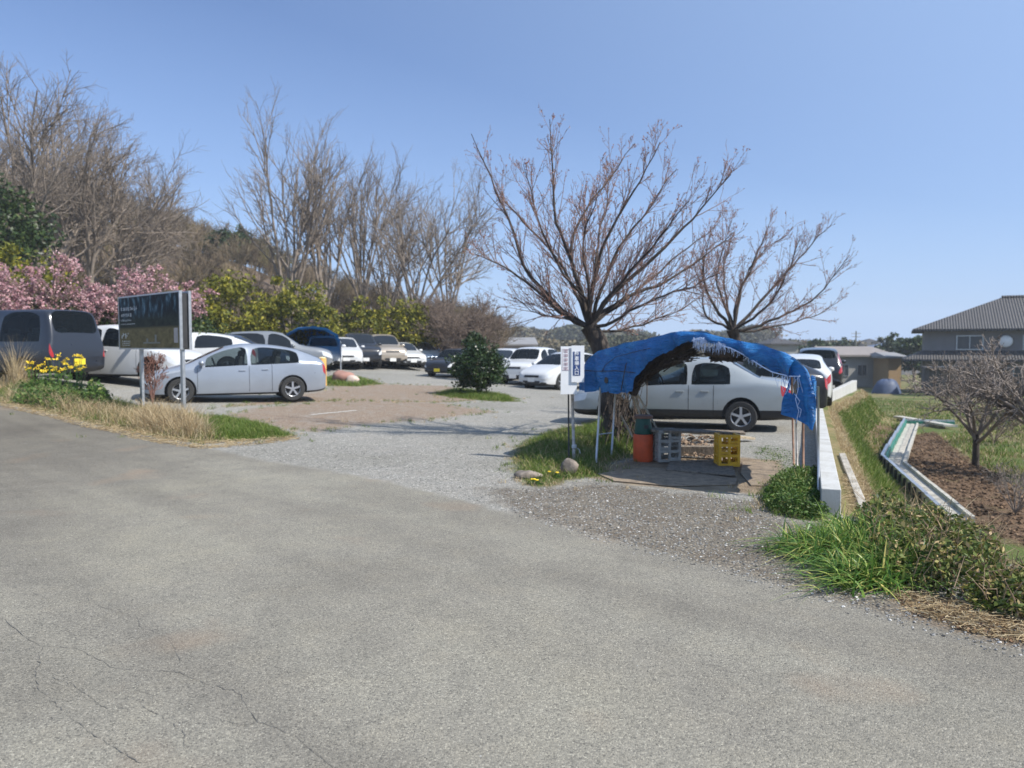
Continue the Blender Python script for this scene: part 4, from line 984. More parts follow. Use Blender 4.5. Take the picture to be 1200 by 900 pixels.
    md = o.modifiers.new('b', 'BOOLEAN'); md.operation = 'DIFFERENCE'; md.object = cut; md.solver = 'EXACT'
    dg = bpy.context.evaluated_depsgraph_get(); dg.update(); ev = bpy.data.meshes.new_from_object(o.evaluated_get(dg))
    V = np.zeros(len(ev.vertices)*3); ev.vertices.foreach_get('co', V); V = V.reshape(-1, 3)
    V[:, 2] *= hs
    tree = BVHTree.FromPolygons(V.tolist(), [tuple(p.vertices) for p in ev.polygons])
    parts = {}
    for p in ev.polygons:
        mi = p.material_index; c = V[list(p.vertices)].mean(0); s = 1 if c[1] > 0 else -1
        key = {0: ('body', 0), 1: ('body', 0), 2: ('windscreen', 0), 3: ('rear_window', 0), 4: ('side_window', s), 5: ('headlight', s), 6: ('tail_light', s)}[mi]
        parts.setdefault(key, []).append((tuple(p.vertices), mi))
    bpy.data.objects.remove(o); bpy.data.objects.remove(cut)
    for (nm, s), fl in parts.items():
        idx = sorted({v for f, _ in fl for v in f}); mp = {v: i for i, v in enumerate(idx)}
        m2 = bpy.data.meshes.new(nm); m2.from_pydata(V[idx].tolist(), [], [tuple(mp[v] for v in f) for f, _ in fl])
        if nm == 'body': m2.materials.append(col); m2.materials.append(M_trim); m2.polygons.foreach_set('material_index', [mi for _, mi in fl])
        else: m2.materials.append(body_m[fl[0][1]])
        m2.polygons.foreach_set('use_smooth', [True]*len(fl)); m2.update()
        ob = bpy.data.objects.new(nm, m2); ob.parent = root; COL.objects.link(ob)
        if nm == 'body':
            md = ob.modifiers.new('e', 'EDGE_SPLIT'); md.split_angle = math.radians(40)
    for x in (fx, rx):
        for s in (-1, 1): add_wheel(root, x, s*(w0-.115), r, .2, s)
    def surf(x, z, s):
        h = tree.ray_cast(Vector((x, s*3, z)), Vector((0, -s, 0))); return h[0]
    if detail >= 2:
        xs0 = [q[0] for q in st if 'W' in q[6]][0]; xs1 = [q[0] for q in st if 'R' in q[6]][0]; bz = st[8][2]*hs
        mb = MB(); mb.box(((xs0+xs1)/2, 0, (bz-.06+.3)/2), (xs0-xs1-.1, w0*1.78, bz-.06-.3)); mb.build('cabin_interior', M_cabin, root)
        for sx in ((.15, -.75) if kind != 'van' else (.95, .0, -.95)):
            for sy in (-.36, .36):
                mb = MB(); a_ = .22; Mx = np.array([[math.cos(a_), 0, -math.sin(a_)], [0, 1, 0], [math.sin(a_), 0, math.cos(a_)]])
                mb.box((sx-.22, sy, bz+.04), (.14, .46, .38), Mx); mb.box((sx-.29, sy, bz+.30), (.10, .26, .17), Mx); mb.build('seat', M_seat, root, bevel=.04)
        n_ = 16; a_ = np.arange(n_+1)/n_*2*PI; xw = st[[i for i, q in enumerate(st) if 'WS' in q[6]][0]][0]-.25
        mb = MB(); mb.tube([(xw+.06*math.sin(t), .36+.18*math.cos(t), bz+.03+.16*math.sin(t)) for t in a_], .016, 6); mb.build('steering_wheel', M_trim, root)
        cab = [q for q in st if 'S' in q[6]]
        xd = [st[[i for i, q in enumerate(st) if 'WS' in q[6]][0]][0]+.18, st[[i for i, q in enumerate(st) if q[6] == 'P'][0]][0]-.03, rx+.52]
        for s in (-1, 1):
            for x in xd:
                zt2 = np.interp(x, [q[0] for q in st][::-1], [q[2] for q in st][::-1])*hs; pts = []
                for z in np.linspace(.27, zt2-.01, 9):
                    h = surf(x, z, s)
                    if h: pts.append(h)
                if len(pts) > 2:
                    P = np.array([p[:] for p in pts]); P[:, 1] += s*.002; mbs = MB(); mbs.grid(np.stack([P-[.005, 0, 0], P+[.005, 0, 0]], 1)); mbs.build('door_gap', M_seam, root)
        for s in (-1, 1):
            for x in xd[1:3]:
                zt2 = np.interp(x, [q[0] for q in st][::-1], [q[2] for q in st][::-1])*hs-.13; h = surf(x+.17, zt2, s)
                if h: mb = MB(); mb.box((h[0], h[1]+s*.012, h[2]), (.16, .022, .028)); mb.build('door_handle', col, root, bevel=.006)
    i0 = [i for i, q in enumerate(st) if 'WS' in q[6]][0]; xm = st[i0][0]+.08; zm = (st[i0][2]+.06)*hs
    for s in (-1, 1):
        mb = MB(); mb.lathe([(0, -.10), (.05, -.09), (.075, -.03), (.075, .04), (.04, .09), (0, .10)], 12, (xm, s*(w0+.06), zm+.05), axis='y'); mb.build('mirror', col if not trim_low else M_trim, root, smooth=True)
    # plates, grille
    pm = {'w': M_plw, 'y': M_ply_, 'g': M_plg}[plate]; xf, xr = st[0][0], st[-1][0]
    for x, s in ((xf, 1), (xr, -1)):
        zc = .42 if s > 0 else .55; h = tree.ray_cast(Vector((s*4, 0, zc)), Vector((-s, 0, 0)))
        if h[0]: mb = MB(); mb.box((h[0][0]+s*.012, 0, zc), (.012, .33, .165)); mb.build('number_plate', pm, root, bevel=.003)
    pts = []
    zg0, zg1 = (.5, .62)
    Gd = []
    for z in np.linspace(st[0][1]+.0, st[0][1]+.12, 3):
        rw_ = []
        for y in np.linspace(-.42, .42, 9):
            h = tree.ray_cast(Vector((4, y, z*hs)), Vector((-1, 0, 0))); rw_.append((h[0][0]+.006, y, z*hs) if h[0] else None)
        Gd.append(rw_)
    if all(q for rw_ in Gd for q in rw_): mb = MB(); mb.grid(np.array(Gd)); mb.build('lower_grille', M_trim, root)
    Gd = []; zt2 = st[1][3]*hs
    for z in np.linspace(zt2-.17, zt2-.08, 3):
        rw_ = []
        for y in np.linspace(-.36, .36, 9):
            h = tree.ray_cast(Vector((4, y, z)), Vector((-1, 0, 0))); rw_.append((h[0][0]+.006, y, z) if h[0] else None)
        Gd.append(rw_)
    if all(q for rw_ in Gd for q in rw_): mb = MB(); mb.grid(np.array(Gd)); mb.build('upper_grille', M_trim, root)
    if scale != 1: root.scale = (scale,)*3
    return root
def by_wheels(fw, rw_, kind, near_side):
    """near-side wheel contact points in the photo -> centre, heading"""
    a, b = gnd(*fw), gnd(*rw_); d = a-b; L_ = np.hypot(*d[:2]); hd = math.atan2(d[1], d[0]); n = np.array([-math.sin(hd), math.cos(hd)])  # left of car
    c = (a+b)/2; c2 = c[:2]-n*near_side*TYPES[kind]['W']/2*.87; print('wheelbase', kind, round(L_, 2), 'dist', c[1].round(1), 'heading', round(math.degrees(hd)))
    return onz(c2[0], c2[1]), hd
def plc(u, v): p = gnd(u, v); return p
PSILV = paint('silver_paint', (.30, .335, .39)); PWHITE = paint('white_paint', (.58, .585, .58), .0); PDARK = paint('black_paint', (.02, .022, .028), .2)
PNAVY = paint('navy_car_paint', (.03, .05, .10), .3); PBEIGE = paint('beige_paint', (.42, .36, .29), .3); PBLUEG = paint('grey_blue_paint', (.18, .24, .32), .4); PPEARL = paint('pearl_silver', (.33, .355, .36), .3)
PBLK2 = paint('blue_black_paint', (.022, .026, .036), .2); PGREY = paint('grey_paint', (.26, .27, .28), .4); PTEAL = paint('pale_teal_paint', (.30, .5, .48), .2)
q = at(277, 460, 19.9); loc = onz(q[0], q[1]); hd = math.radians(-155)
make_car('parked_car', 'silver hatchback parked side-on just right of the information board', 'car', 'hatch', PSILV, loc, hd)
q = at(799, 480, 15.7); loc = onz(q[0], q[1]); hd = math.radians(160)
make_car('parked_car', 'silver sedan seen through the blue tarp shelter behind the crates', 'car', 'sedan', PPEARL, loc, hd, trim_low=True, hs=1.03)
def car(label, kind, col, u, v, deg, cat='car', detail=1, plate='w', group=None, scale=1., dist=None, name='parked_car', hs=1.):
    p = gnd(u, v)
    if dist: q = at(u, v, dist); p = onz(q[0], q[1])
    print(label[:30], p.round(1)); return make_car(name, label, cat, kind, col, p, math.radians(deg), scale, detail, group, plate, hs=hs)
# left group behind the verge
car('blue-black minivan at the left edge behind the yellow flowers', 'van', PBLK2, 24, 452, 158, 'van', 2, dist=21, name='parked_van', plate='y')
car('white hatchback partly behind the information board, nose to the right', 'hatch', PWHITE, 152, 452, -14, detail=2, dist=22.5, hs=1.15)
car('white car with dark windows just behind the information board', 'hatch', PWHITE, 222, 440, 195, dist=26)
car('dark blue car whose roof shows above the nearest silver hatchback', 'hatch', PNAVY, 275, 436, 10, dist=28)
car('grey estate car showing over the tail of the nearest silver hatchback', 'suv', PGREY, 322, 434, 14, dist=30)
# far left row, noses towards the lane
grp = 'cars in the far row under the trees'
car('white car nose under the small blue tarp carport', 'hatch', PWHITE, 379, 430, -75, group=grp)
car('white hatchback right of the small blue carport in the far row', 'hatch', PWHITE, 401, 430, -72, group=grp)
car('black minivan in the far row beside the white hatchback', 'suv', PDARK, 421, 430, -70, 'van', group=grp, hs=1.05)
car('beige four-wheel-drive in the middle of the far row', 'suv', PBEIGE, 448, 430, -66, group=grp, hs=1.05)
car('low white sedan right of the beige four-wheel-drive', 'sedan', PWHITE, 470, 431, -64, group=grp)
car('grey-blue hatchback right of the low white sedan', 'hatch', PBLUEG, 491, 430, -62, group=grp)
car('silver van at the right end of the far row', 'van', PSILV, 516, 429, -150, 'van', group=grp, hs=.9)
car('black kei car with yellow plate at the left of the round bush', 'suv', PDARK, 534, 443, -112, detail=2, plate='y', dist=36, hs=.93, scale=.86)
# right of the bush
grp = 'cars in the middle of the lot behind the round bush'
car('white four-wheel-drive facing the camera right of the round bush', 'suv', PWHITE, 622, 449, -112, detail=2, dist=33.5, group=grp, scale=.97)
car('white hatchback just left of the large white four-wheel-drive', 'hatch', PWHITE, 591, 446, -105, dist=37, group=grp)
car('white sedan with black grille half hidden by the entrance sign', 'hatch', PWHITE, 662, 450, -130, detail=2, dist=31, group=grp)
car('silver car behind the white four-wheel-drive', 'hatch', PSILV, 600, 432, -100, dist=50, group=grp)
car('grey car parked further back between the bush and the sign', 'suv', PGREY, 628, 431, -100, dist=51, group=grp)
car('dark sedan in the furthest row behind the entrance sign', 'sedan', PDARK, 650, 430, -95, dist=50, group=grp)
car('white sedan in the furthest row at the foot of the old plum tree', 'sedan', PWHITE, 673, 431, -95, dist=52, group=grp)
# along the wall
car('white hatchback with red tail lights behind the right end of the shelter', 'hatch', PWHITE, 936, 480, 70, detail=2, dist=23, hs=.98)
car('black car beyond the white hatchback along the wall', 'suv', PDARK, 958, 455, 68, dist=30, detail=2)
car('dark car with alloy wheels beyond the silver sedan, left of the white hatchback', 'hatch', PDARK, 846, 492, 176, detail=2, dist=17.9)
# ------------------------------------------------------------------ vegetation
B_plum = bark('plum_bark', (.022, .017, .014), (.09, .07, .056), 14)
B_twig = plain('plum_twig', (.21, .135, .11), .8, .25, 8)
B_grey = plain('grey_bark_twigs', (.25, .205, .165), .85, .25, 3, c2=(.16, .13, .10))
B_brown = plain('brown_twigs', (.17, .125, .095), .85, .25, 3)
M_bud = leafmat('plum_buds', [(0, (.16, .055, .03)), (.4, (.34, .13, .06)), (.7, (.44, .23, .14)), (1, (.52, .38, .33))], .8, .15)
def resample(P, n):
    P = np.array(P, float); d = np.r_[0, np.cumsum(np.linalg.norm(np.diff(P, axis=0), axis=1))]; t = np.linspace(0, d[-1], n)
    Q = np.stack([np.interp(t, d, P[:, k]) for k in range(3)], 1)
    Q[1:-1] = (Q[:-2]+2*Q[1:-1]+Q[2:])/4; return Q
def plum(label, base, hub, y0, limbs, r0, seed, group, shoot=1., nsh=20):
    rng = np.random.default_rng(seed); t = thing('plum_tree', label, 'tree', base, 0, group)
    hubw = at(*hub, y0); tr = resample([base-[0, 0, .15], base*.6+hubw*.4+[.10, 0, .05], base*.25+hubw*.75+[.16, 0, .02], hubw*.9+base*.1+[.12, 0, .02], hubw+[-.02, 0, .03]], 14)[[0, 1, 2, 3, 4, 5, 6, 7, 8, 9, 11, 13]]; tr += rng.normal(0, .012, tr.shape)
    mb = MB(); mb.tube(tr, np.linspace(r0*1.15, r0*.72, 12)*(1+.1*rng.normal(0, 1, 12)), 12)
    for k in range(5):   # knots
        i = rng.integers(2, 11); c = tr[i]+rng.normal(0, .06, 3); mb.lathe([(0, -.06), (.06, -.04), (.08, 0), (.05, .05), (0, .06)], 8, c)
    mb.build('trunk', B_plum, t, world=True, smooth=True)
    mb = MB(); Ps, Rs = [], []
    for pts, dy, rl in limbs:
        n = len(pts); W = [hubw]+[at(u, v, y0+dy*(k+1)/n) for k, (u, v) in enumerate(pts)]
        Q = resample(W, 16); Q[1:] += np.cumsum(rng.normal(0, .024, (15, 3)), 0)*.6+rng.normal(0, .008, (15, 3)); Ps.append(Q); Rs.append(np.linspace(1, .16, 16)**1.1*rl)
    Ps = np.array(Ps); Rs = np.array(Rs); V, F = polytubes(Ps, Rs, 7); mb.add(V, F)
    # secondary limbs and long straight shoots
    m = len(Ps); idx = np.repeat(np.arange(m), nsh); tt = .12+.86*rng.random(len(idx)); f = tt*15; i0 = np.minimum(f.astype(int), 14)
    st = Ps[idx, i0]+(Ps[idx, i0+1]-Ps[idx, i0])*(f-i0)[:, None]; d = nrm(Ps[idx, i0+1]-Ps[idx, i0])
    cen = hubw+[0, 0, .2]; rad = nrm(st-cen)
    d2 = nrm(d*.55+rad*.35+rng.normal(0, .42, d.shape)+[0, 0, .42])
    ln = shoot*(.35+.75*rng.random(len(idx)))*(1.1-.55*tt)
    lv = grow(rng, st, d2, ln, np.minimum(.009, Rs[idx, i0]*.6), [dict(nseg=6, jit=.05, up=.03, child=4, ang=.5, lenf=.5, radf=.6, t0=.15, taper=.35), dict(nseg=4, jit=.09, up=.06, child=2, ang=.6, lenf=.5, radf=.7, taper=.4), dict(nseg=3, jit=.1, up=.05, taper=.5)])
    for k, (P, Rr) in enumerate(lv): V, F = polytubes(P, np.maximum(Rr, .0024), 4 if k == 0 else 3); mb.add(V, F, 1)
    mb.build('branches', [B_plum, B_twig], t, world=True, smooth=True)
    mb = MB(); C = []
    for (P, Rr), n in zip(lv, (9, 4, 2)):
        idx = np.repeat(np.arange(len(P)), n); tt = rng.random(len(idx))**.7*(P.shape[1]-1.001); i0 = tt.astype(int); C.append(P[idx, i0]+(P[idx, i0+1]-P[idx, i0])*(tt-i0)[:, None])
    C = np.concatenate(C)+rng.normal(0, .008, (sum(map(len, C)), 3)); C = C[rng.random(len(C)) < .6]
    leaves(mb, C, .018+.022*rng.random(len(C)), rng, asp=.5); mb.build('buds', M_bud, t, world=True)
    return t
b1 = onz(1.78, 13.2)
L1 = [([(672, 372), (650, 361), (618, 330), (600, 315), (578, 303), (556, 296)], -.9, .045), ([(668, 368), (640, 345), (612, 316), (598, 270), (572, 215), (549, 163)], .4, .045),
      ([(684, 350), (666, 310), (662, 290), (645, 262), (640, 200), (640, 142)], -.3, .045), ([(676, 340), (655, 300), (620, 268), (592, 235), (573, 200)], .8, .035), ([(680, 345), (672, 310), (670, 270), (692, 232), (715, 205), (741, 163)], .9, .045),
      ([(692, 350), (700, 310), (712, 275), (735, 230), (770, 170)], -.7, .045), ([(702, 360), (735, 335), (770, 300), (806, 268), (835, 235), (858, 208)], -.4, .05), ([(706, 368), (745, 345), (790, 325), (830, 300), (868, 268)], .9, .045),
      ([(712, 380), (745, 362), (785, 345), (820, 335), (850, 322)], -1.0, .035), ([(700, 350), (722, 300), (745, 265), (775, 225), (795, 200)], .4, .04), ([(696, 340), (705, 280), (712, 235), (722, 190)], 1.5, .035),
      ([(680, 378), (655, 372), (630, 368), (606, 352)], .6, .025), ([(715, 388), (750, 378), (785, 370), (812, 352)], .6, .028), ([(690, 350), (680, 300), (688, 250), (700, 210)], -1.4, .035), ([(705, 355), (740, 318), (778, 270), (810, 235)], -1.3, .038),
      ([(690, 355), (650, 310), (628, 250), (615, 195)], -1.1, .032), ([(710, 365), (760, 330), (810, 285), (838, 262)], 1.4, .035)]
plum('large old plum tree with bare budding branches, trunk behind the left of the tarp', b1, (690, 384), 13.2, L1, .19, 3, 'pruned plum trees by the shelter', 1.05, 26)
L2 = [([(845, 370), (832, 345), (826, 318), (836, 268)], -.4, .045), ([(862, 365), (868, 335), (888, 300), (905, 256)], .3, .045), ([(872, 375), (895, 350), (925, 320), (955, 285), (974, 266)], .5, .045), ([(880, 384), (915, 370), (955, 350), (980, 322), (995, 302)], -.4, .04),
      ([(875, 378), (905, 352), (925, 320), (945, 272)], -.9, .038), ([(845, 380), (825, 372), (822, 340), (812, 300)], .8, .035), ([(860, 355), (880, 310), (900, 290), (925, 275)], 1.0, .035), ([(885, 388), (930, 380), (965, 365), (990, 345)], .9, .03), ([(852, 350), (850, 310), (862, 270)], .9, .035),
      ([(850, 360), (838, 330), (850, 290), (853, 265)], -1.0, .03)]
b2 = onz(4.95, 17.6)
plum('smaller bare plum tree showing above the right half of the blue tarp', b2, (859, 388), 17.6, L2, .16, 9, 'pruned plum trees by the shelter', .95, 26)
# bare background / field trees
def bare_tree(label, base, H, spread, seed, mat=B_grey, kids=(7, 7, 6, 4), stem=.25, r0=None, name='bare_tree', group=None, ang=.62, minr=.0065, up=.05, lean=(0, 0), cat='tree', jit=.12, leafy=None):
    rng = np.random.default_rng(seed); t = thing(name, label, cat, base, 0, group); r0 = r0 or H*.012
    h0 = H*stem; top = np.array([[base[0]+lean[0]*h0, base[1]+lean[1]*h0, base[2]+h0]])
    mb = MB(); tr = resample([base-[0, 0, .3], base+[0, 0, h0*.5], top[0]], 6); mb.tube(tr, np.linspace(r0*1.2, r0*.9, 6), 9); mb.build('trunk', B_plum if name == 'plum_tree' else B_grey, t, world=True, smooth=True)
    k0 = kids[0]; a = np.arange(k0)/k0*2*PI+rng.random(k0); el = spread*(.35+.85*rng.random(k0))
    d = nrm(np.stack([np.cos(a)*el+lean[0]*.5, np.sin(a)*el+lean[1]*.5, np.ones(k0)], 1)); st = np.repeat(top, k0, 0)-np.stack([0*a, 0*a, h0*.35*rng.random(k0)], 1)
    R_ = H-h0; ln = R_*.78*(.8+.35*rng.random(k0))
    spec = [dict(nseg=7, jit=jit*.6, up=.02, child=kids[1], ang=ang, lenf=.52, radf=.5, t0=.2, taper=.3), dict(nseg=5, jit=jit, up=up, child=kids[2], ang=ang*1.1, lenf=.5, radf=.55, t0=.15, taper=.35),
            dict(nseg=4, jit=jit, up=up, child=kids[3], ang=ang*1.1, lenf=.5, radf=.6, t0=.1, taper=.4), dict(nseg=3, jit=jit, up=up, taper=.5)]
    lv = grow(rng, st, d, ln, np.full(k0, r0*.6), spec); mb = MB()
    for k, (P, Rr) in enumerate(lv): V, F = polytubes(P, np.maximum(Rr, minr), (6, 4, 3, 3)[k]); mb.add(V, F)
    mb.build('branches', mat, t, world=True, smooth=True); return t, lv
# plum trees in the field
g = gnd(1143, 546)
bare_tree('small bare plum tree with short dark trunk standing in the field beyond the drainage channel', g, 2.9, .95, 41, plain('pale_grey_twigs', (.21, .175, .15), .8, .3, 5), (9, 8, 7, 3), .24, .065, 'plum_tree', 'bare fruit trees in the field', .75, .006, .03, jit=.2)
g = gnd(1235, 560)
bare_tree('bare plum tree whose grey branches reach in from the right edge', g, 3.0, 1.05, 42, MC['pale_grey_twigs'], (9, 8, 7, 3), .28, .09, 'plum_tree', 'bare fruit trees in the field', .75, .006, .03, jit=.2)
# tall bare trees at the back left
GT = 'tall bare trees behind the parking lot'
def bt(label, u, y, vtop, vb, spread, seed, **kw):
    q = at(u, vb, y); q[2] = float(hgt(q[0], q[1])) if 'hill' not in kw else hillz(q[0], q[1]); kw.pop('hill', None)
    H = float(at(u, vtop, y)[2])-q[2]; return bare_tree(label, q, H, spread, seed, group=GT, **kw)
def crest(x): return np.interp(x, [-170, -110, -75, -68, -58, -50, -43, -34, -28, -22, -14, -6, -1, 4], [26, 24, 21, 20, 19.5, 16.5, 14.2, 11.6, 9.2, 7.2, 4.8, 3.4, 1.6, -1])
def hillz(x, y):
    h = float(hgt(x, y)); c = float(crest(np.asarray(x)*100/max(y, 30.))); return h+(c-h)*float(sstep(46, 100, np.asarray(y, float)))
bt('huge spreading bare tree at the far left, the tallest on the slope', 42, 42, 62, 385, .55, 51, hill=1, kids=(9, 8, 7, 5), stem=.2)
bt('bare tree with thick dark upright trunk right of the tallest one', 108, 45, 120, 385, .5, 52, hill=1, kids=(8, 8, 7, 5), stem=.4)
bt('bare tree filling the gap between the tallest tree and the dark-trunked tree', 76, 47, 95, 385, .55, 63, hill=1, kids=(9, 8, 7, 5), stem=.2)
bt('rounded bare tree at the right shoulder of the far-left group', 138, 50, 150, 385, .55, 64, hill=1, kids=(9, 8, 7, 5), stem=.2)
bt('bare leaning tree at the left frame edge', -12, 38, 105, 385, .55, 53, hill=1, kids=(8, 8, 6, 5), stem=.25)
bt('slimmer bare tree low on the slope beyond the dark-trunked tree', 150, 52, 185, 385, .5, 54, hill=1, kids=(7, 7, 6, 5))
bt('tall bare tree, leftmost of the mid group, its crown clear against the sky', 340, 56, 128, 388, .34, 55, kids=(8, 7, 6, 4), stem=.16, ang=.45)
bt('tall thin bare tree right beside the leftmost of the mid group', 380, 58, 150, 388, .32, 56, kids=(7, 7, 6, 4), stem=.2, ang=.36)
bt('bare tree in the gap between the mid group and the fan-shaped trees', 425, 60, 185, 388, .3, 57, kids=(7, 7, 6, 4), stem=.25, ang=.4)
bt('broad fan-shaped bare tree at the right of the row', 487, 58, 192, 388, .55, 58, kids=(9, 7, 6, 4), stem=.22, ang=.6)
bt('fan-shaped bare tree leaning right, at the end of the row', 520, 60, 215, 388, .55, 59, kids=(8, 7, 6, 4), stem=.25, ang=.6, lean=(.12, 0))
bt('lower bare tree between the two fans', 455, 62, 215, 388, .4, 60, kids=(8, 7, 6, 4), stem=.2)
# hill with its wood
hx = np.linspace(-175, 12, 90); hy = np.linspace(46, 170, 60); HX, HY = np.meshgrid(hx, hy, indexing='ij')
HZ = np.array([[hillz(a, b) if b <= 100 else hillz(a, 100)-max(0, b-112)*.12 for b in hy] for a in hx]); HZ += .5*np.sin(HX*.31)*np.sin(HY*.23)*sstep(50, 65, HY); HZ -= (HY < 46.1)*.5
mb = MB(); mb.grid(np.stack([HX, HY, HZ], -1)[:, ::1]); mb.build('hill', plain('leaf_litter_slope', (.15, .105, .07), .95, .35, .4, c2=(.09, .065, .045)), smooth=True, kind='structure')
rng = np.random.default_rng(77)
def small_tree_proto(seed, H=7.):
    r_ = np.random.default_rng(seed); k0 = 6; a = r_.random(k0)*2*PI; d = nrm(np.stack([np.cos(a)*.45, np.sin(a)*.45, np.ones(k0)], 1))
    lv = grow(r_, np.tile([[0, 0, H*.12]], (k0, 1))+0., d, np.full(k0, H*.7), np.full(k0, .07), [dict(nseg=4, jit=.1, up=.03, child=7, ang=.5, lenf=.5, radf=.6, t0=.15), dict(nseg=3, jit=.12, up=.1, child=6, ang=.6, lenf=.55, radf=.6, t0=.1), dict(nseg=2, jit=.12, up=.05)])
    Vs, Fs, n = [], [], 0
    for P, Rr in lv: V, F = polytubes(P, np.maximum(Rr, .022), 3); Vs.append(V); Fs.append(F+n); n += len(V)
    return np.concatenate(Vs), np.concatenate(Fs)
protos = [small_tree_proto(s) for s in range(5)]
M_wood_far = leafmat('far_wood_twigs', [(0, (.07, .054, .036)), (.4, (.125, .096, .06)), (.75, (.20, .15, .095)), (1, (.14, .12, .045))], .9, 0)
mb = MB(); cnt = 0
while cnt < 700:
    y = 50+58*rng.random()**.8; x = (-110+118*rng.random())*y/100
    if x > -1 : continue
    z = hillz(x, y)
    V, F = protos[rng.integers(5)]; a = rng.random()*2*PI; s = (.45+.35*rng.random())*(1 if x < -25 else .8)
    Vr = np.stack([V[:, 0]*math.cos(a)-V[:, 1]*math.sin(a), V[:, 0]*math.sin(a)+V[:, 1]*math.cos(a), V[:, 2]], 1)*s+[x, y, z]
    mb.add(Vr, F, 0, float(rng.random())); cnt += 1
mb.build('hillside_wood', M_wood_far, kind='stuff')
# evergreens ---------------------------------------------------------
S_yg = [(0, (.035, .045, .008)), (.3, (.09, .105, .012)), (.65, (.21, .20, .02)), (1, (.40, .33, .035))]
S_dk = [(0, (.012, .022, .008)), (.5, (.03, .055, .015)), (.85, (.06, .09, .02)), (1, (.13, .14, .04))]
M_lyg = leafmat('yellow_green_leaves', S_yg, .6, .2); M_ldk = leafmat('dark_green_leaves', S_dk, .42, .12)
M_lgl = leafmat('camellia_leaves', [(0, (.010, .022, .008)), (.5, (.022, .045, .012)), (.85, (.045, .075, .018)), (1, (.12, .14, .05))], .3, .1)
def bush(label, base, rx, ry, H, nleaf, lsize, mat, seed, name='evergreen_bush', group=None, trunk=.15, clumps=60, low=.0, cat='bush', barkm=B_grey, branchy=True, thick=.35):
    rng = np.random.default_rng(seed); t = thing(name, label, cat, base, 0, group)
    cz_ = H*(low+(1-low)/2); hz = H*(1-low)/2
    cl = nrm(rng.normal(0, 1, (clumps, 3)))*(1-thick*rng.random((clumps, 1))**1.5); cl *= (1+.14*rng.normal(0, 1, (clumps, 1)))
    C = cl*[rx, ry, hz]+[0, 0, cz_]; cs = (.10+.13*rng.random(clumps))*max(rx, hz)*1.5
    idx = rng.integers(0, clumps, nleaf); off = nrm(rng.normal(0, 1, (nleaf, 3)))*(rng.random((nleaf, 1))**.4)*cs[idx][:, None]*[1, 1, .75]
    P = C[idx]+off; P = P[P[:, 2] > .02]
    rnd = np.clip(.5*rng.random(len(P))+.5*rng.random(clumps)[idx][:len(P)], 0, 1)
    mb = MB(); leaves(mb, P, lsize*(.7+.6*rng.random(len(P))), rng, rnd=rnd); mb.build('crown', mat, t)
    mb = MB(); mb.tube([(0, 0, -.15), (rx*.05, 0, H*.35), (0, 0, H*.6)], [H*.035, H*.028, H*.015], 8)
    for k in range(14):
        a, c = rng.random()*2*PI, C[rng.integers(clumps)]; s = np.array([0, 0, H*(.08+.35*rng.random())]); mb.tube([s, s*.4+c*.6+[0, 0, -.05*H], c], [H*.016, H*.01, H*.005], 5)
    mb.build('trunk', barkm, t, smooth=True); return t
def bpos(u, y): q = at(u, 400, y); return onz(q[0], q[1])
GE = 'yellow-green evergreen bushes behind the parked cars'
bush('yellow-green evergreen bush, leftmost of the row behind the parked cars', bpos(268, 36), 1.75, 1.6, 3.9, 7000, .2, M_lyg, 1, group=GE, clumps=110)
bush('large yellow-green evergreen bush above the blue carport', bpos(342, 38), 2.0, 1.8, 3.8, 8000, .2, M_lyg, 2, group=GE, clumps=120)
bush('low yellow-green evergreen bush in front of the fan-shaped bare trees', bpos(427, 44), 1.6, 1.6, 3.3, 6000, .2, M_lyg, 3, group=GE, clumps=100)
bush('yellow-green evergreen bush beside the brown twiggy thicket', bpos(472, 45), 1.65, 1.6, 3.5, 6000, .2, M_lyg, 4, group=GE, clumps=100)
bush('small yellow-green evergreen just behind the pink blossom', bpos(225, 34), 1.6, 1.3, 3.2, 4000, .18, M_lyg, 5, group=GE, clumps=80)
bush('dark evergreen mass at the left edge below the tallest bare tree', bpos(-12, 36), 2.6, 2.2, 8.6, 11000, .24, M_ldk, 6, name='evergreen_tree', cat='tree', clumps=130)
bush('yellow-green tree behind the pink blossom at the left edge', bpos(22, 32), 2.4, 2.0, 5.0, 8000, .2, M_lyg, 7, name='evergreen_tree', cat='tree', clumps=120)
bush('dark green hedge bush under the left blossom tree', bpos(40, 25.5), 2.6, 1.0, 2.2, 7000, .15, M_ldk, 8, clumps=110, group='dark bushes under the blossom')
bush('dark green hedge bush under the right blossom tree', bpos(130, 26.5), 2.8, 1.0, 2.1, 7000, .15, M_ldk, 9, clumps=110, group='dark bushes under the blossom')
bush('dark green bush between the blossom and the yellow-green evergreens', bpos(200, 29), 1.8, 1.0, 2.2, 5000, .15, M_ldk, 10, clumps=90, group='dark bushes under the blossom')
bush('slim dark evergreen standing just behind the round camellia bush', bpos(557, 33), .45, .4, 2.1, 3000, .13, M_ldk, 11, clumps=60, low=.3, name='evergreen_tree', cat='tree')
g = gnd(559, 464); HB = float(at(558, 403, g[1])[2]-g[2])
bush('round clipped dark green camellia bush on its own grass patch', g+[0, .3, .03], .80, .76, HB*.93, 10000, .085, M_lgl, 12, name='round_bush', clumps=190, low=.13, thick=.25)
print('round bush', g.round(2), HB)
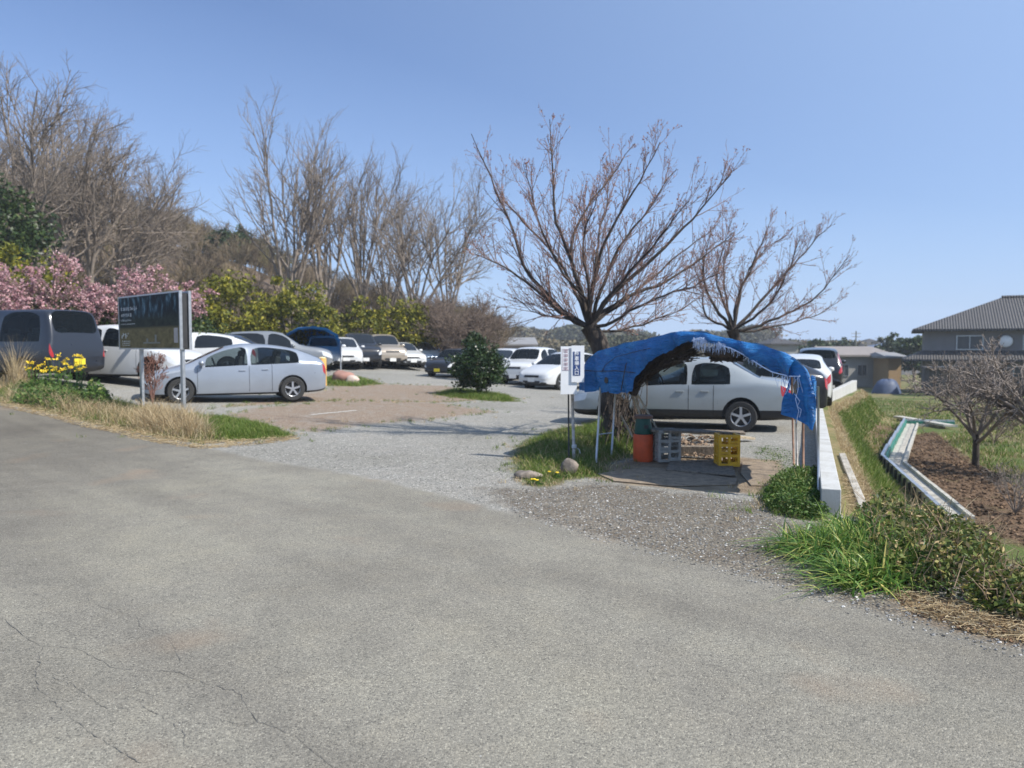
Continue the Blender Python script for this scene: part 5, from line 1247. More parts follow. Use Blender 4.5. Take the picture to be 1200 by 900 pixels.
# pink blossom trees
M_pk = leafmat('pink_blossom', [(0, (.40, .19, .21)), (.5, (.55, .32, .34)), (1, (.70, .50, .50))], .7, .3)
def blossom(label, base, H, w, seed, n):
    t, lv = bare_tree(label, base, H, w, seed, B_brown, (9, 8, 6, 3), .25, .12, 'blossom_tree', 'early pink blossom trees', .6, .008, .0, jit=.2)
    rng = np.random.default_rng(seed); C = []
    for (P, Rr), k in zip(lv[1:], (10, 6, 4)):
        idx = np.repeat(np.arange(len(P)), k); tt = rng.random(len(idx))*(P.shape[1]-1.001); i0 = tt.astype(int); C.append(P[idx, i0]+(P[idx, i0+1]-P[idx, i0])*(tt-i0)[:, None])
    C = np.concatenate(C); C += rng.normal(0, .035, C.shape); C = C[rng.choice(len(C), min(n, len(C)), False)]
    mb = MB(); leaves(mb, C, .075*(.6+.8*rng.random(len(C))), rng, asp=.85); mb.build('blossom', M_pk, t, world=True)
blossom('pink blossom tree at the left edge above the dark minivan', bpos(28, 24.5), 4.1, 1.2, 101, 10000)
blossom('pink blossom tree in the middle of the three, above the information board', bpos(100, 25.5), 3.9, 1.2, 102, 10000)
blossom('pink blossom tree ending just right of the information board', bpos(186, 27), 4.0, 1.25, 103, 10000)
# brown twiggy thicket
bare_tree('dense brown twiggy thicket at the end of the tree row, behind the round bush', bpos(540, 44), 4.9, .75, 111, B_brown, (14, 11, 9, 4), .06, .1, 'thicket', None, .6, .009, .03, cat='bush', jit=.2)
bare_tree('lower brown twiggy thicket beside the yellow-green evergreens', bpos(508, 47), 4.6, .8, 112, B_brown, (14, 11, 8, 4), .06, .1, 'thicket', None, .6, .009, .03, cat='bush', jit=.2)
# ------------------------------------------------------------------ grasses
G_green = leafmat('fresh_grass', [(0, (.06, .10, .014)), (.5, (.115, .19, .026)), (.85, (.19, .25, .05)), (1, (.40, .35, .15))], .55, .3)
G_dry = leafmat('dry_grass', [(0, (.26, .18, .09)), (.5, (.45, .34, .19)), (1, (.62, .52, .34))], .7, .25)
rng = np.random.default_rng(31)
def px(poly): return [gxy(*p) for p in poly]
def grass(name, poly, n, h, w, mat, lean=.5, wind=(0, 0), seg=3, hn=.5, edge=.25, clump=True):
    q = scatter(poly, n, rng)
    if clump:
        nz = np.sin(q[:, 0]*5.3+1)*np.sin(q[:, 1]*4.1)+np.sin(q[:, 0]*11+q[:, 1]*9)*.5; q = q[rng.random(len(q)) < .55+.35*nz]
    j = rng.normal(0, 1, (len(q), 2))*edge*.35; q[:, :2] += j; q[:, 2] = hgt(q[:, 0], q[:, 1])
    e = np.clip(sdf(q[:, 0], q[:, 1], poly)/edge, .25, 1)
    H = h*(1-hn+hn*2*rng.random(len(q)))*e; mb = MB(); blades(mb, q-[0, 0, .01], H, w*(.6+.8*rng.random(len(q))), rng, lean, 0, seg, wind=wind); return mb.build(name, mat, kind='stuff')
V0 = [(0, 469), (60, 482), (130, 498), (180, 510), (235, 518), (300, 515), (343, 511), (320, 501), (270, 490), (200, 483), (140, 470), (60, 455), (0, 449)]
VP = px(V0)+[(-18, 24), (-18, 28)]
grass('green_grass', VP, 42000, .13, .009, G_green, .6)
grass('green_grass', px([(0, 462), (90, 476), (165, 490), (170, 484), (90, 462), (0, 448)])+[(-18, 27)], 9000, .26, .012, G_green, .6)
grass('dry_grass', px([(0, 470), (60, 483), (130, 499), (170, 509), (235, 519), (262, 515), (225, 500), (150, 484), (60, 464), (0, 455)])+[(-18, 24), (-18, 27)], 19000, .32, .008, G_dry, .9, (.15, -.1), 4)
grass('dry_grass', px([(155, 504), (235, 518), (262, 513), (240, 498), (200, 487), (150, 487)]), 8000, .42, .009, G_dry, .8, (.05, -.1), 4)
grass('dry_grass', px([(0, 455), (35, 460), (40, 450), (0, 444)])+[(-16, 25)], 4500, 1.0, .011, G_dry, .45, (.1, 0), 4)
grass('green_grass', px([(228, 514), (300, 515), (343, 511), (320, 501), (270, 491), (215, 492)]), 26000, .15, .010, G_green, .7)
grass('green_grass', [tuple(p) for p in P_isl], 24000, .12, .008, G_green, .7)
grass('green_grass', px([(690, 530), (745, 535), (760, 515), (740, 503), (690, 500)]), 5000, .28, .010, G_green, .6)
grass('green_grass', px([(655, 560), (705, 558), (700, 545), (660, 545)]), 4000, .16, .008, G_green, .6)
grass('green_grass', [tuple(p) for p in P_bushg], 16000, .14, .012, G_green, .6)
grass('green_grass', [tuple(p) for p in P_farg], 9000, .16, .018, G_green, .6)
grass('green_grass', px([(905, 540), (925, 545), (925, 570), (905, 600), (935, 606), (968, 612), (975, 606), (950, 560), (930, 535), (905, 525), (860, 520)]), 3500, .06, .006, G_green, .8)
grass('dry_grass', px([(600, 553), (640, 570), (700, 561), (760, 545), (762, 520), (650, 503), (598, 533)]), 3500, .14, .006, G_dry, 1.)
# field side of the wall
CHN = [tuple(p) for p in px([(1150, 640), (1030, 548), (1055, 494), (1125, 497), (1125, 508), (1078, 508), (1062, 545), (1175, 640)])]
def strip(side0, side1, y0, y1, n, h, w, mat, name, lean=.6, cut=None, lump=1.):
    out = []
    while sum(map(len, out)) < n:
        y = y0*(y1/y0)**rng.random(4*n); x = .4*y+rng.random(4*n)*9; s = side(x, y); k = (s > side0) & (s < side1)
        nz = np.sin(x*2.3+1)*np.sin(y*1.1)+.6*np.sin(x*5+y*3); k &= rng.random(len(x)) < .5+.5*nz*lump
        if cut is not None: k &= ~in_poly(x, y, cut)
        k &= ~in_poly(x, y, CHN)
        out.append(np.c_[x, y][k])
    q = np.concatenate(out)[:n]; P = np.c_[q, hgt(q[:, 0], q[:, 1])]; sc = np.clip(q[:, 1]/12, .8, 2.2)
    mb = MB(); blades(mb, P-[0, 0, .01], h*(.5+rng.random(n)), w*sc, rng, lean, 0, 3); mb.build(name, mat, kind='stuff')
strip(.55, 1.15, 7.2, 34, 15000, .13, .010, G_green, 'green_grass')
strip(.30, .6, 7.2, 34, 9000, .09, .008, G_dry, 'dry_grass', .9)
strip(1.0, 9, 11, 60, 26000, .11, .013, G_green, 'green_grass', cut=P_soil)
strip(1.0, 9, 9, 45, 9000, .12, .012, G_dry, 'dry_grass', cut=P_soil)
# weeds tuft by the wall end (small leaves)
def leafy_patch(name, label, cat, poly, H, n, ls, mat, seed, stems=None, kind=None, group=None, dome=True):
    r_ = np.random.default_rng(seed); q = scatter(poly, n, r_); e = np.clip(sdf(q[:, 0], q[:, 1], poly), 0, 9); m = e.max()
    prof = np.sqrt(np.clip(1-(1-e/m)**2, 0, 1)) if dome else np.ones(n)
    lump = .8+.3*np.sin(q[:, 0]*9+seed)*np.sin(q[:, 1]*8)+.3*np.sin(q[:, 0]*21)*np.sin(q[:, 1]*17)
    hh = H*(.25+.75*prof)*lump; q[:, 2] += hh*(1-.75*r_.random(n)**1.6)
    q[:, :2] += r_.normal(0, .04*H*2, (n, 2))
    base = np.array([*np.mean(poly, 0), 0]); base[2] = float(hgt(base[0], base[1]))
    if label: t = thing(name, label, cat, base, 0, group)
    mb = MB(); leaves(mb, q, ls*(.5+r_.random(n)), r_, asp=.42, flat=.3)
    if label: mb.build('leaves', mat, t, world=True)
    else: mb.build(name, mat, kind='stuff')
    if stems and label:
        s = scatter(poly, stems[0], r_); d = nrm(r_.normal(0, .5, (len(s), 3))+[0, 0, 1.]); P = np.stack([s+d*H*k/3*stems[2]+r_.normal(0, .02*k, s.shape) for k in range(4)], 1)
        V, F = polytubes(P, np.tile([[.005, .004, .003, .0015]], (len(s), 1)), 4); mb = MB(); mb.add(V, F); mb.build('stems', stems[1], t, world=True)
M_weed = leafmat('weed_leaves', [(0, (.03, .075, .012)), (.5, (.07, .14, .022)), (.9, (.13, .2, .05)), (1, (.3, .3, .1))], .5, .25)
leafy_patch('weeds', 'bushy bright green weeds around the last shelter pole at the end of the white wall', 'weeds', [tuple(p) for p in P_tuft], .21, 9000, .035, M_weed, 3)
# strap-leaved clumps and the tangled shrub in the lower right corner
M_strap = leafmat('strap_leaves', [(0, (.04, .10, .016)), (.4, (.10, .21, .032)), (.7, (.19, .30, .06)), (.88, (.38, .42, .10)), (1, (.65, .55, .2))], .4, .3)
def straps(label, u, v, n, L_, spread, seed, wind):
    g = gnd(u, v); r_ = np.random.default_rng(seed); t = thing('strap_leaf_plant', label, 'plant', g, 0, 'arching strap-leaved plants at the road edge'); mb = MB()
    B = np.c_[r_.normal(0, spread, (n, 2)), np.zeros(n)]; B[:, 2] = -.02
    blades(mb, B, L_*(.6+.6*r_.random(n)), .019*(.7+.6*r_.random(n)), r_, 1.0, 0, 7, wind=wind, curl=1.9); mb.build('leaves', M_strap, t)
for k, (lab, u, v, n, L_) in enumerate([('arching strap-leaved plant at the left tip of the clump by the road', 958, 645, 420, .30), ('strap-leaved plant second from the left tip, below the wall end', 985, 655, 460, .34), ('tallest strap-leaved plant in the middle of the clump', 1010, 650, 460, .38),
        ('yellowing strap-leaved plant nearest the road', 1012, 682, 420, .30), ('strap-leaved plant leaning into the tangled shrub', 1045, 672, 420, .36), ('strap-leaved plant tucked between the kerb post and the shrub', 1005, 630, 380, .33)]):
    straps(lab, u, v, n, L_, .13, 200+k, (-.42, -.1))
M_tang = leafmat('tangled_shrub_leaves', [(0, (.03, .05, .012)), (.4, (.08, .12, .022)), (.7, (.17, .20, .045)), (.88, (.33, .27, .09)), (1, (.48, .34, .19))], .55, .2)
M_drytw = plain('dry_stems', (.30, .21, .13), .85, .3, 9)
T1 = px([(1008, 655), (1005, 612), (1045, 600), (1095, 612), (1120, 650), (1110, 690), (1060, 690), (1025, 684)])
T2 = px([(1060, 690), (1070, 640), (1120, 625), (1170, 660), (1195, 700), (1200, 722), (1150, 716), (1100, 702)])
T3 = px([(1140, 716), (1150, 680), (1200, 680)])+[(3.9, 4.7), (4.2, 3.9), (3.3, 3.8)]
leafy_patch('tangled_shrub', 'dark green tangled shrub right behind the strap-leaved plants', 'shrub', T1, .31, 10000, .048, M_tang, 5, (90, M_drytw, 1.15), group='tangled shrubs at the lower right')
leafy_patch('tangled_shrub', 'tangled shrub with many dry brown stems in the middle of the right-hand bank', 'shrub', T2, .29, 11000, .045, M_tang, 6, (240, M_drytw, 1.1), group='tangled shrubs at the lower right')
leafy_patch('tangled_shrub', 'tangled shrub cut by the right edge of the frame', 'shrub', T3, .22, 8000, .042, M_tang, 7, (160, M_drytw, 1.1), group='tangled shrubs at the lower right')
# straw litter in front
def litter(poly, n, mat, L_, name, w=.004):
    q = scatter(poly, n, rng); q[:, 2] += .004+.03*rng.random(n)**2; a = rng.random(n)*2*PI; l = L_*(.3+rng.random(n)); d = np.stack([np.cos(a)*l, np.sin(a)*l, rng.normal(0, .12, n)*l], 1)
    P = np.stack([q-d/2, q+rng.normal(0, .006, q.shape), q+d/2], 1); P[:, :, 2] = np.maximum(P[:, :, 2], q[:, 2:3]-.0); V, F = polytubes(P, np.full((n, 3), w/2), 3); mb = MB(); mb.add(V, F, 0, np.repeat(rng.random(n), 6)); mb.build(name, mat, kind='stuff')
litter([tuple(p) for p in P_litter], 3800, G_dry, .09, 'straw_litter'); litter(px([(985, 560), (1010, 560), (1045, 590), (1020, 605), (1000, 600)]), 1600, G_dry, .12, 'straw_litter')
M_brl = leafmat('brown_leaf_litter', [(0, (.09, .05, .03)), (.6, (.22, .13, .07)), (1, (.4, .28, .17))], .8, .1)
q = scatter([tuple(p) for p in P_litter]+[], 1500, rng); q[:, 2] += .01; mb = MB(); leaves(mb, q, .02+.02*rng.random(1500), rng, flat=.9); mb.build('fallen_leaves', M_brl, kind='stuff')
# twiggy shrub on the right edge of the field
g = gnd(1190, 604)
bare_tree('small leafless grey shrub at the right edge of the soil patch', g, .85, .9, 131, MC['pale_grey_twigs'], (10, 6, 4, 2), .05, .015, 'twiggy_shrub', None, .6, .003, .05, cat='shrub', jit=.15)
g = gnd(1165, 520); bare_tree('brown leafless shrub behind the field plum tree', g, 1.2, 1.0, 132, B_brown, (12, 7, 4, 2), .05, .015, 'twiggy_shrub', None, .6, .005, .05, cat='shrub', jit=.15)
# flowers
M_fy = plain('yellow_petals', (.85, .60, .02), .6, .08); M_stem = plain('green_stems', (.08, .16, .03), .6, .2)
def flowerplant(label, g, H, n, seed, fs=.05):
    r_ = np.random.default_rng(seed); t = thing('flowering_plant', label, 'flower', g, 0, 'yellow flowering plants on the verge'); mb = MB(); mf = MB(); ml = MB()
    for k in range(n):
        a = r_.random()*2*PI; sp__ = .30*r_.random(); top = np.array([math.cos(a)*sp__*1.3, math.sin(a)*sp__, H*(.7+.4*r_.random())]); b = np.array([math.cos(a)*.08, math.sin(a)*.08, -.02]); mid_ = (b+top)/2+r_.normal(0, .03, 3)
        mb.tube([b, mid_, top], [.006, .005, .003], 5); c = top+r_.normal(0, .6, (16, 3))*fs*[1, 1, .6]; leaves(mf, c, fs*.75, r_, asp=.9, flat=.4)
        c = b+(top-b)*(.2+.6*r_.random((8, 1)))+r_.normal(0, .03, (8, 3)); leaves(ml, c, .11, r_, asp=.35)
    mb.build('stems', M_stem, t); mf.build('flower_heads', M_fy, t); ml.build('leaves', M_weed, t)
for k, (lab, u, v) in enumerate([('yellow flowering plant leftmost on the verge', 42, 465), ('yellow flowering plant in the middle of the verge clump', 62, 464), ('tallest yellow flowering plant on the verge', 75, 462), ('yellow flowering plant at the right of the verge clump', 92, 466)]):
    flowerplant(lab, gnd(u, v), .78+.06*k, 9, 300+k)
leafy_patch('weeds', 'dark green leafy weeds between the yellow flowers and the board posts', 'weeds', px([(95, 478), (125, 482), (128, 474), (105, 466)]), .5, 2200, .09, M_weed, 15)
def dandelion(label, u, v, n, seed):
    g = gnd(u, v); t = thing('dandelion', label, 'flower', g, 0, 'yellow dandelions on the grass island'); r_ = np.random.default_rng(seed); ms, mf = MB(), MB()
    for k in range(n):
        c = np.array([*r_.normal(0, .035, 2), .045+.03*r_.random()]); ms.tube([c*[1, 1, 0], c], .003, 5); mf.lathe([(0, .004), (.012, .009), (.021, .005), (.023, 0), (.008, -.008), (0, -.008)], 12, c)
    ms.build('stems', M_stem, t); mf.build('flower_heads', M_fy, t, smooth=True); mb = MB(); leaves(mb, np.c_[r_.normal(0, .05, (26, 2)), .015+.02*r_.random(26)], .08, r_, asp=.3, flat=.8); mb.build('leaves', M_weed, t)
dandelion('pair of dandelions by the flat stone', 628, 568, 3, 1); dandelion('single yellow dandelion just left of the round stone', 652, 560, 2, 2)

# straw and debris spilling over the verge edge onto the road, and a dead plant by the board
litter(px([(0, 468), (60, 481), (130, 497), (180, 509), (240, 518), (300, 515), (345, 511), (352, 515), (300, 522), (235, 527), (180, 519), (130, 507), (60, 490), (0, 477)]), 2600, G_dry, .12, 'straw_litter', .006)
g = gnd(179, 478); bare_tree('dead reddish-brown weed standing between the two board posts', g, 1.2, .22, 133, plain('dead_weed', (.20, .10, .075), .85, .3, 9), (7, 6, 5, 3), .1, .02, 'dead_weed', None, .5, .006, .04, cat='weed', jit=.12)
for k, (u, y, vt, r_) in enumerate([(262, 88, 268, 2.4), (283, 92, 277, 2.2), (305, 96, 285, 2.0)]):
    q = at(u, 400, y); q[2] = hillz(q[0], q[1]); H = float(at(u, vt, y)[2])-q[2]
    bush('dark conifer on the hill ridge, %s of three' % ('highest', 'middle', 'lowest')[k], q, r_, r_, max(H, 4.), 3500, .4, M_ldk, 140+k, 'evergreen_tree', 'dark conifers on the ridge', clumps=60, low=.15, cat='tree')
leafy_patch('weeds', 'green weeds under the yellow flowers at the left of the verge', 'weeds', px([(15, 474), (60, 480), (105, 478), (100, 466), (50, 460), (15, 460)]), .36, 3500, .08, M_weed, 16)

# thin tufts straying over the edges of the planted patches
def stray(poly, n, mat, h=.09, out=.45, w=.007):
    p = np.array(poly); k = rng.integers(0, len(p), n); t = rng.random((n, 1)); a = p[k]; b = p[(k+1) % len(p)]; L_ = np.hypot(*(b-a).T); keep = rng.random(n) < np.minimum(1, L_/3+.1); c = (a+(b-a)*t)[keep]+rng.normal(0, out, (keep.sum(), 2))*rng.random((keep.sum(), 1))
    c = c[side(c[:, 0], c[:, 1]) < 0]; q = np.repeat(c, 14, 0)+rng.normal(0, .035, (len(c)*14, 2)); q = np.c_[q, hgt(q[:, 0], q[:, 1])]
    mb = MB(); blades(mb, q, h*(.4+rng.random(len(q))), w, rng, .8, 0, 2); mb.build('green_grass' if mat is G_green else 'dry_grass', mat, kind='stuff')
for pl, n in ((px(V0), 260), (P_isl, 160), (P_bushg, 120), (P_farg, 90), (P_tuft, 90), (P_dirt, 120), (P_dirt2, 160)):
    stray([tuple(p) for p in pl], n, G_green, .07); stray([tuple(p) for p in pl], n//2, G_dry, .06)
leafy_patch('weeds', 'pale creeping weeds on the gravel beside the rusty shelter poles', 'weeds', px([(880, 532), (900, 522), (928, 530), (938, 556), (912, 562), (895, 545)]), .05, 900, .022, M_weed, 19)

grass('green_grass', [tuple(p) for p in P_tuft], 3000, .26, .009, G_green, .7)
grass('dry_grass', px([(1000, 668), (1060, 690), (1130, 705), (1200, 700), (1200, 660), (1100, 620), (1020, 615)]), 900, .42, .007, G_dry, .8, (.1, -.1), 4)
# ------------------------------------------------------------------ far surroundings
M_tile = plain('grey_roof_tiles', (.07, .066, .064), .7, .2, 3, bmp=.3); M_wall1 = plain('grey_siding', (.20, .195, .20), .85, .1, 1.2); M_win = plain('window_glass', (.05, .06, .07), .15, .1)
M_soff = plain('dark_eaves', (.07, .065, .06), .8, .1); M_lwall = plain('pale_wall', (.29, .28, .26), .85, .1, 1)
def hip(mb, x0, x1, y0, y1, z0, h, ov=.8, inset=None):
    x0 -= ov; x1 += ov; y0 -= ov; y1 += ov; i = inset if inset is not None else (y1-y0)/2; i = min(i, (x1-x0)/2-.05); ym = (y0+y1)/2
    V = [(x0, y0, z0), (x1, y0, z0), (x1, y1, z0), (x0, y1, z0), (x0+i, ym, z0+h), (x1-i, ym, z0+h), (x0, y0, z0-.18), (x1, y0, z0-.18), (x1, y1, z0-.18), (x0, y1, z0-.18)]
    mb.add(V, [(0, 1, 5, 4), (2, 3, 4, 5), (1, 2, 5), (3, 0, 4), (6, 7, 1, 0), (7, 8, 2, 1), (8, 9, 3, 2), (9, 6, 0, 3), (9, 8, 7, 6)])
def window(parent, x, z, w, h, y, axis='x'):
    f = MB()
    for dx, dz, sx, sz in ((0, h/2, w+.1, .07), (0, -h/2, w+.1, .07), (-w/2, 0, .07, h-.07), (w/2, 0, .07, h-.07), (0, 0, .05, h-.07)):
        f.box((x+dx, y-.05, z+dz) if axis == 'x' else (y-.05, x+dx, z+dz), (sx, .08, sz) if axis == 'x' else (.08, sx, sz))
    fo = f.build('window', M_galv, parent, world=True); p = MB(); p.box((x, y-.02, z) if axis == 'x' else (y-.02, x, z), (w-.06, .03, h-.06) if axis == 'x' else (.03, w-.06, h-.06))
    po = p.build('pane', M_win, fo, world=True)
nt = M_tile.node_tree; b_ = nt.nodes['Principled BSDF']; wv = N(nt, 'ShaderNodeTexWave', bands_direction='X'); wv.inputs['Scale'].default_value = 1.6; wv.inputs['Distortion'].default_value = .2; LK(nt, coords(nt), wv.inputs['Vector']); bump(nt, b_, wv.outputs['Fac'], .8, .08)
# two-storey tiled house on the right
hb = at(1100, 450, 62); hx0, hy0 = float(at(1082, 450, 62)[0]), 62.; gz = float(hgt(hx0, hy0)); ze = float(at(1080, 386, 62)[2]); zr = float(at(1162, 351, 66)[2]); zl = float(at(1080, 416, 60)[2])
hs_ = thing('two_storey_house', 'grey two-storey house with hipped tile roof behind the field plum tree', 'house', (hx0, hy0, gz)); hs_.rotation_euler = (0, 0, -.48)
x1_, y1_ = hx0+17, hy0+9
mb = MB(); mb.prism([(hx0, hy0), (x1_, hy0), (x1_, y1_), (hx0, y1_)], gz-.3, ze); mb.build('wall', M_wall1, hs_, world=True)
mb = MB(); hip(mb, hx0, x1_, hy0, y1_, ze, zr-ze, .9, 6.6); rf = mb.build('upper_roof', M_tile, hs_, world=True)
mb = MB()
mb.tube([(hx0+5.7, hy0+4.5, zr+.02), (x1_-5.7, hy0+4.5, zr+.02)], .14, 8); mb.build('ridge_cap', M_tile, rf, world=True)
mb = MB(); # lower skirt roof
V = [(hx0-1.6, hy0-1.8, zl-.35), (x1_+1, hy0-1.8, zl-.35), (x1_+1, hy0+.002, zl+.35), (hx0, hy0-.002, zl+.35), (hx0-1.6, hy0+9, zl-.35), (hx0, hy0+9, zl+.35)]
V += [(a, b, c-.15) for a, b, c in V]
mb.add(V, [(0, 1, 2, 3), (0, 3, 5, 4), (6, 9, 8, 7), (6, 10, 11, 9), (0, 6, 7, 1), (4, 10, 6, 0), (1, 7, 8, 2), (4, 5, 11, 10)]); mb.build('lower_roof', M_tile, hs_, world=True)
for x, w in ((3.2, 1.8), (8, 2.4), (12.4, 1.8)): window(hs_, hx0+x, ze-1.1, w, 1.1, hy0)
for x, w in ((2.5, 2.4), (7.5, 2.6), (12, 2.4)): window(hs_, hx0+x, gz+1.4, w, 1.7, hy0)
mb = MB(); mb.lathe([(0, -.03), (.42, -.02), (.5, .08), (.46, .10), (.34, .02), (0, .01)], 24, (hx0+5.6, hy0-.35, ze-1.0), axis='y'); mb.build('satellite_dish', M_white, hs_, world=True, smooth=True)
rf = thing('garden_shed', 'dark low outbuilding in front of the house', 'shed', onz(hx0-.2, 56), -.4)
b = rf.location; mb = MB(); mb.box((0, 0, 1.0), (5, 3, 2.0)); mb.build('wall', M_soff, rf); mb = MB(); mb.box((0, 0, 2.07), (5.6, 3.6, .12)); mb.build('roof', M_tile, rf)
mb = MB(); mb.box((-1.2, -1.53, .95), (1.0, .05, 1.8)); mb.build('door', plain('brown_door', (.16, .12, .09), .8, .1), rf)
# low pale building, beige building with orange wall
def simple_house(label, name, u0, u1, y, v_eave, v_top, wallm, roofm, depth=8, cat='building', group=None, wins=3, gable=True):
    a, b = at(u0, 430, y), at(u1, 430, y); z0 = float(hgt((a[0]+b[0])/2, y)); ze_ = float(at(600, v_eave, y)[2]); zt2 = float(at(600, v_top, y+depth/2)[2]); zt2 = max(zt2, ze_+.3)
    t = thing(name, label, cat, ((a[0]+b[0])/2, y+depth/2, z0), 0, group); mb = MB(); mb.prism([(a[0], y), (b[0], y), (b[0], y+depth), (a[0], y+depth)], z0-.5, ze_); mb.build('wall', wallm, t, world=True)
    mb = MB(); hip(mb, a[0], b[0], y, y+depth, ze_+.19, zt2-ze_, .5, 0.2 if gable else None); mb.build('roof', roofm, t, world=True)
    W_ = b[0]-a[0]
    for k in range(wins): window(t, a[0]+W_*(k+.5)/wins, z0+(ze_-z0)*.55, min(1.6, W_/wins*.5), min(1.1, (ze_-z0)*.4), y)
    return t
M_ltile = plain('pale_metal_roof', (.24, .235, .23), .6, .1, 1); M_br = plain('brown_wall', (.28, .2, .14), .85, .15, 1); M_blue = plain('blue_roof', (.12, .16, .24), .6, .1)
simple_house('long low building with pale grey roof beyond the field', 'long_building', 978, 1042, 75, 418, 408, M_lwall, plain('brownish_roof', (.24, .21, .19), .7, .1, 1), 9)
simple_house('small shed with tan wall at the end of the long building', 'small_shed', 1041, 1056, 72, 420, 415, plain('tan_board', (.34, .23, .12), .8, .1), M_ltile, 4, 'shed', wins=0)
simple_house('long grey-roofed shed between the round bush and the plum tree', 'long_shed', 578, 626, 95, 405, 397, M_lwall, M_ltile, 12, wins=5)
simple_house('distant house with dark roof just right of the second plum tree', 'far_house', 905, 935, 120, 404, 397, M_lwall, M_tile, 8, 'house', 'distant houses beyond the field', 2, False)
simple_house('distant pale house in the middle of the skyline right of the shelter', 'far_house', 1012, 1050, 140, 407, 398, M_lwall, M_tile, 9, 'house', 'distant houses beyond the field', 3, False)
simple_house('distant low house with bluish roof left of the two-storey house', 'far_house', 1040, 1078, 110, 410, 402, M_wall1, M_blue, 9, 'house', 'distant houses beyond the field', 3, False)
simple_house('small distant house far left on the skyline strip', 'far_house', 942, 972, 150, 409, 404, M_wall1, M_tile, 9, 'house', 'distant houses beyond the field', 2, False)
# blue cover by the shed
q = at(1040, 450, 60); t = thing('covered_pile', 'pile under a faded blue cover in front of the tan shed', 'pile', onz(q[0], 60)); rng = np.random.default_rng(4)
th = np.linspace(0, 2*PI, 20); G = np.array([[(1.15*r_*math.cos(a)*(1+.12*math.sin(3*a)), .8*r_*math.sin(a), 1.15*(1-r_**4)+.06*math.sin(5*a+r_*4)) for a in th] for r_ in (0.02, .35, .6, .8, .92, 1)]); mb = MB(); mb.grid(G); mb.build('cover', plain('faded_blue_cover', (.06, .085, .15), .6, .2, 1.5), t, smooth=True)
# skyline strip: far woods and trees
M_far = leafmat('far_foliage', [(0, (.04, .05, .03)), (.5, (.09, .09, .05)), (1, (.17, .14, .09))], .9, 0)
rng = np.random.default_rng(90)
def far_band(x0, x1, y, h0, h1, n, ls, name='distant_wood'):
    P = []
    x = x0+(x1-x0)*rng.random(n); env = .65+.2*np.sin(x*.09)+.15*np.sin(x*.31+1); z = -2.3+(h0+(h1-h0)*env)*rng.random(n)**.7; yy = y+rng.normal(0, 6, n); mb = MB(); leaves(mb, np.c_[x, yy, z], ls*(.6+.8*rng.random(n)), rng, asp=.9, rnd=np.clip(.5+.35*np.sin(x*.23)+.2*rng.normal(0, 1, n), 0, 1)); mb.build(name, M_far, kind='stuff')
far_band(-30, 70, 150, 3, 6.5, 34000, .6); far_band(40, 190, 230, 2.5, 6.5, 26000, .9); far_band(-60, 90, 260, 6, 12, 30000, 1.1)
mbh = MB(); xx_ = np.linspace(-260, 420, 60); G = np.array([[(x, y, -2.6+(9+3*math.sin(x*.013+1)+2*math.sin(x*.041))*k*max(0, min(1, (330-x)/300+.25))) for y, k in ((300, 0), (360, .8), (420, 1), (560, 0))] for x in xx_]); mbh.grid(G); mbh.build('distant_hills', plain('distant_hill_wood', (.10, .09, .06), .95, .3, .05), smooth=True, kind='structure')
def ft(label, u, y, vtop, r_, seed, mat=M_ldk, group='round trees on the skyline'):
    q = bpos(u, y); H = float(at(u, vtop, y)[2])-q[2]; bush(label, q, r_, r_, H, 2600, .5, mat, seed, 'evergreen_tree', group, clumps=50, low=.15, cat='tree')
ft('round dark tree on the skyline left of the house roof', 1055, 100, 391, 2.6, 61); ft('low dark tree on the skyline beside the round one', 957, 110, 402, 2.6, 62); ft('dark tree rising behind the two-storey house corner', 1072, 90, 398, 2.0, 63); ft('pale green tree on the skyline over the long building', 985, 125, 401, 2.6, 64)
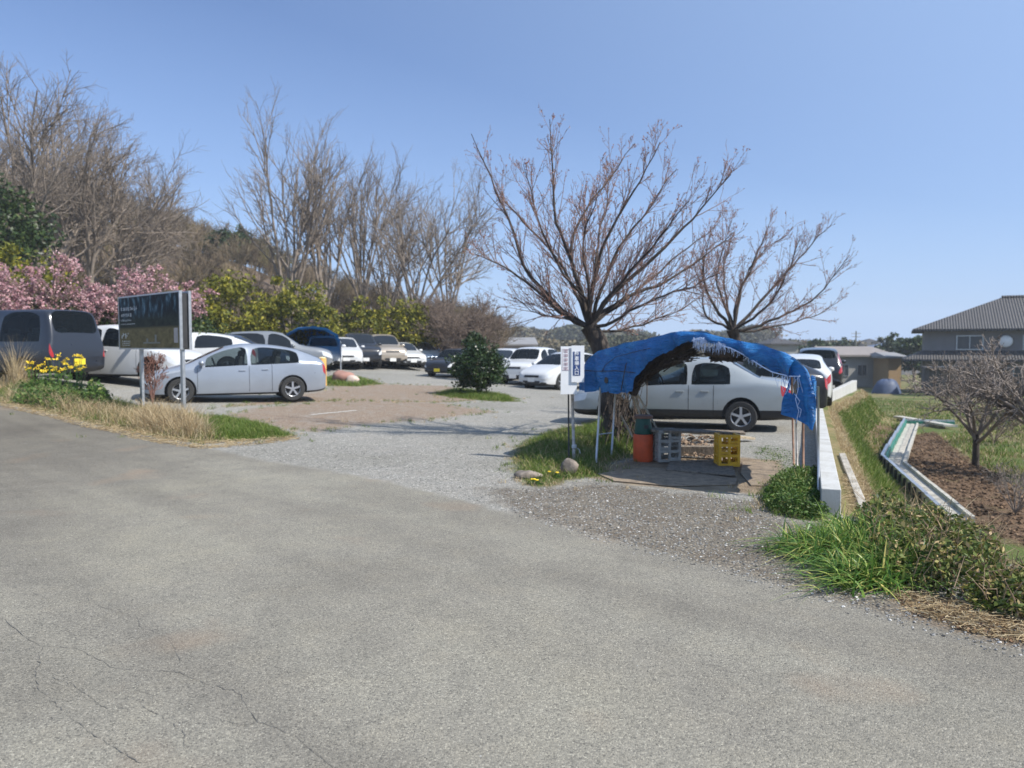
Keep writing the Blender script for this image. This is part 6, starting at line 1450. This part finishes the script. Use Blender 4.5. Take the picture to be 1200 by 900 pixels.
# utility poles
for lab, u, y, vt in (('thin utility pole on the skyline above the white wall', 1003, 130, 388), ('thinner utility pole left of the other one', 973, 160, 394), ('utility pole between the skyline trees', 1030, 150, 394)):
    q = bpos(u, y); H = float(at(u, vt, y)[2])-q[2]; t = thing('utility_pole', lab, 'pole', q, 0, 'utility poles on the skyline'); mb = MB(); mb.tube([(0, 0, -.3), (0, 0, H)], [.16, .1], 8); mb.build('shaft', M_conc2, t, smooth=True)
    for k in (.06, .14): mb = MB(); mb.box((0, 0, H*(1-k)), (1.6, .1, .1)); mb.build('crossarm', M_pole, t)
# small blue carport in the far row
g = at(366, 425, 35.5); g = onz(g[0], g[1]); t = thing('blue_carport', 'small blue tarp carport over a white car behind the nearest silver car', 'carport', g, math.radians(15))
prof = [(-1.25, .5), (-1.25, 1.1), (-1.1, 1.5), (-.6, 1.78), (0, 1.85), (.6, 1.78), (1.1, 1.5), (1.25, 1.1), (1.25, .5)]
Gp = np.array([[(x, y, z+.03*math.sin(x*6+y*4)) for x, z in prof] for y in np.linspace(-2.4, 2.2, 9)]); mb = MB(); mb.grid(Gp); mb.build('cover', M_tarp, t, smooth=True)
mb = MB(); mb.grid(np.array([[(x*.98, 2.2, z) for x, z in prof], [(x*.98, 2.2, .4) for x, z in prof]])); mb.build('end_sheet', M_tarp, t)
for x, y in ((-1.22, -2.3), (1.22, -2.3), (-1.22, 2.1), (1.22, 2.1)): mb = MB(); mb.tube([(x, y, -.1), (x, y, 1.2)], .03, 8); mb.build('post', M_galv, t)

# ------------------------------------------------------------------ air
m = bpy.data.materials.new('haze_air'); m.use_nodes = True; nt = m.node_tree; nt.nodes.remove(nt.nodes['Principled BSDF'])
pv = nt.nodes.new('ShaderNodeVolumePrincipled'); pv.inputs['Color'].default_value = (.86, .92, 1, 1); pv.inputs['Density'].default_value = .0007
nt.links.new(pv.outputs[0], nt.nodes['Material Output'].inputs['Volume'])
mb = MB(); mb.box((0, 0, 16.), (1420, 1420, 40.)); mb.build('haze', m, kind='stuff')
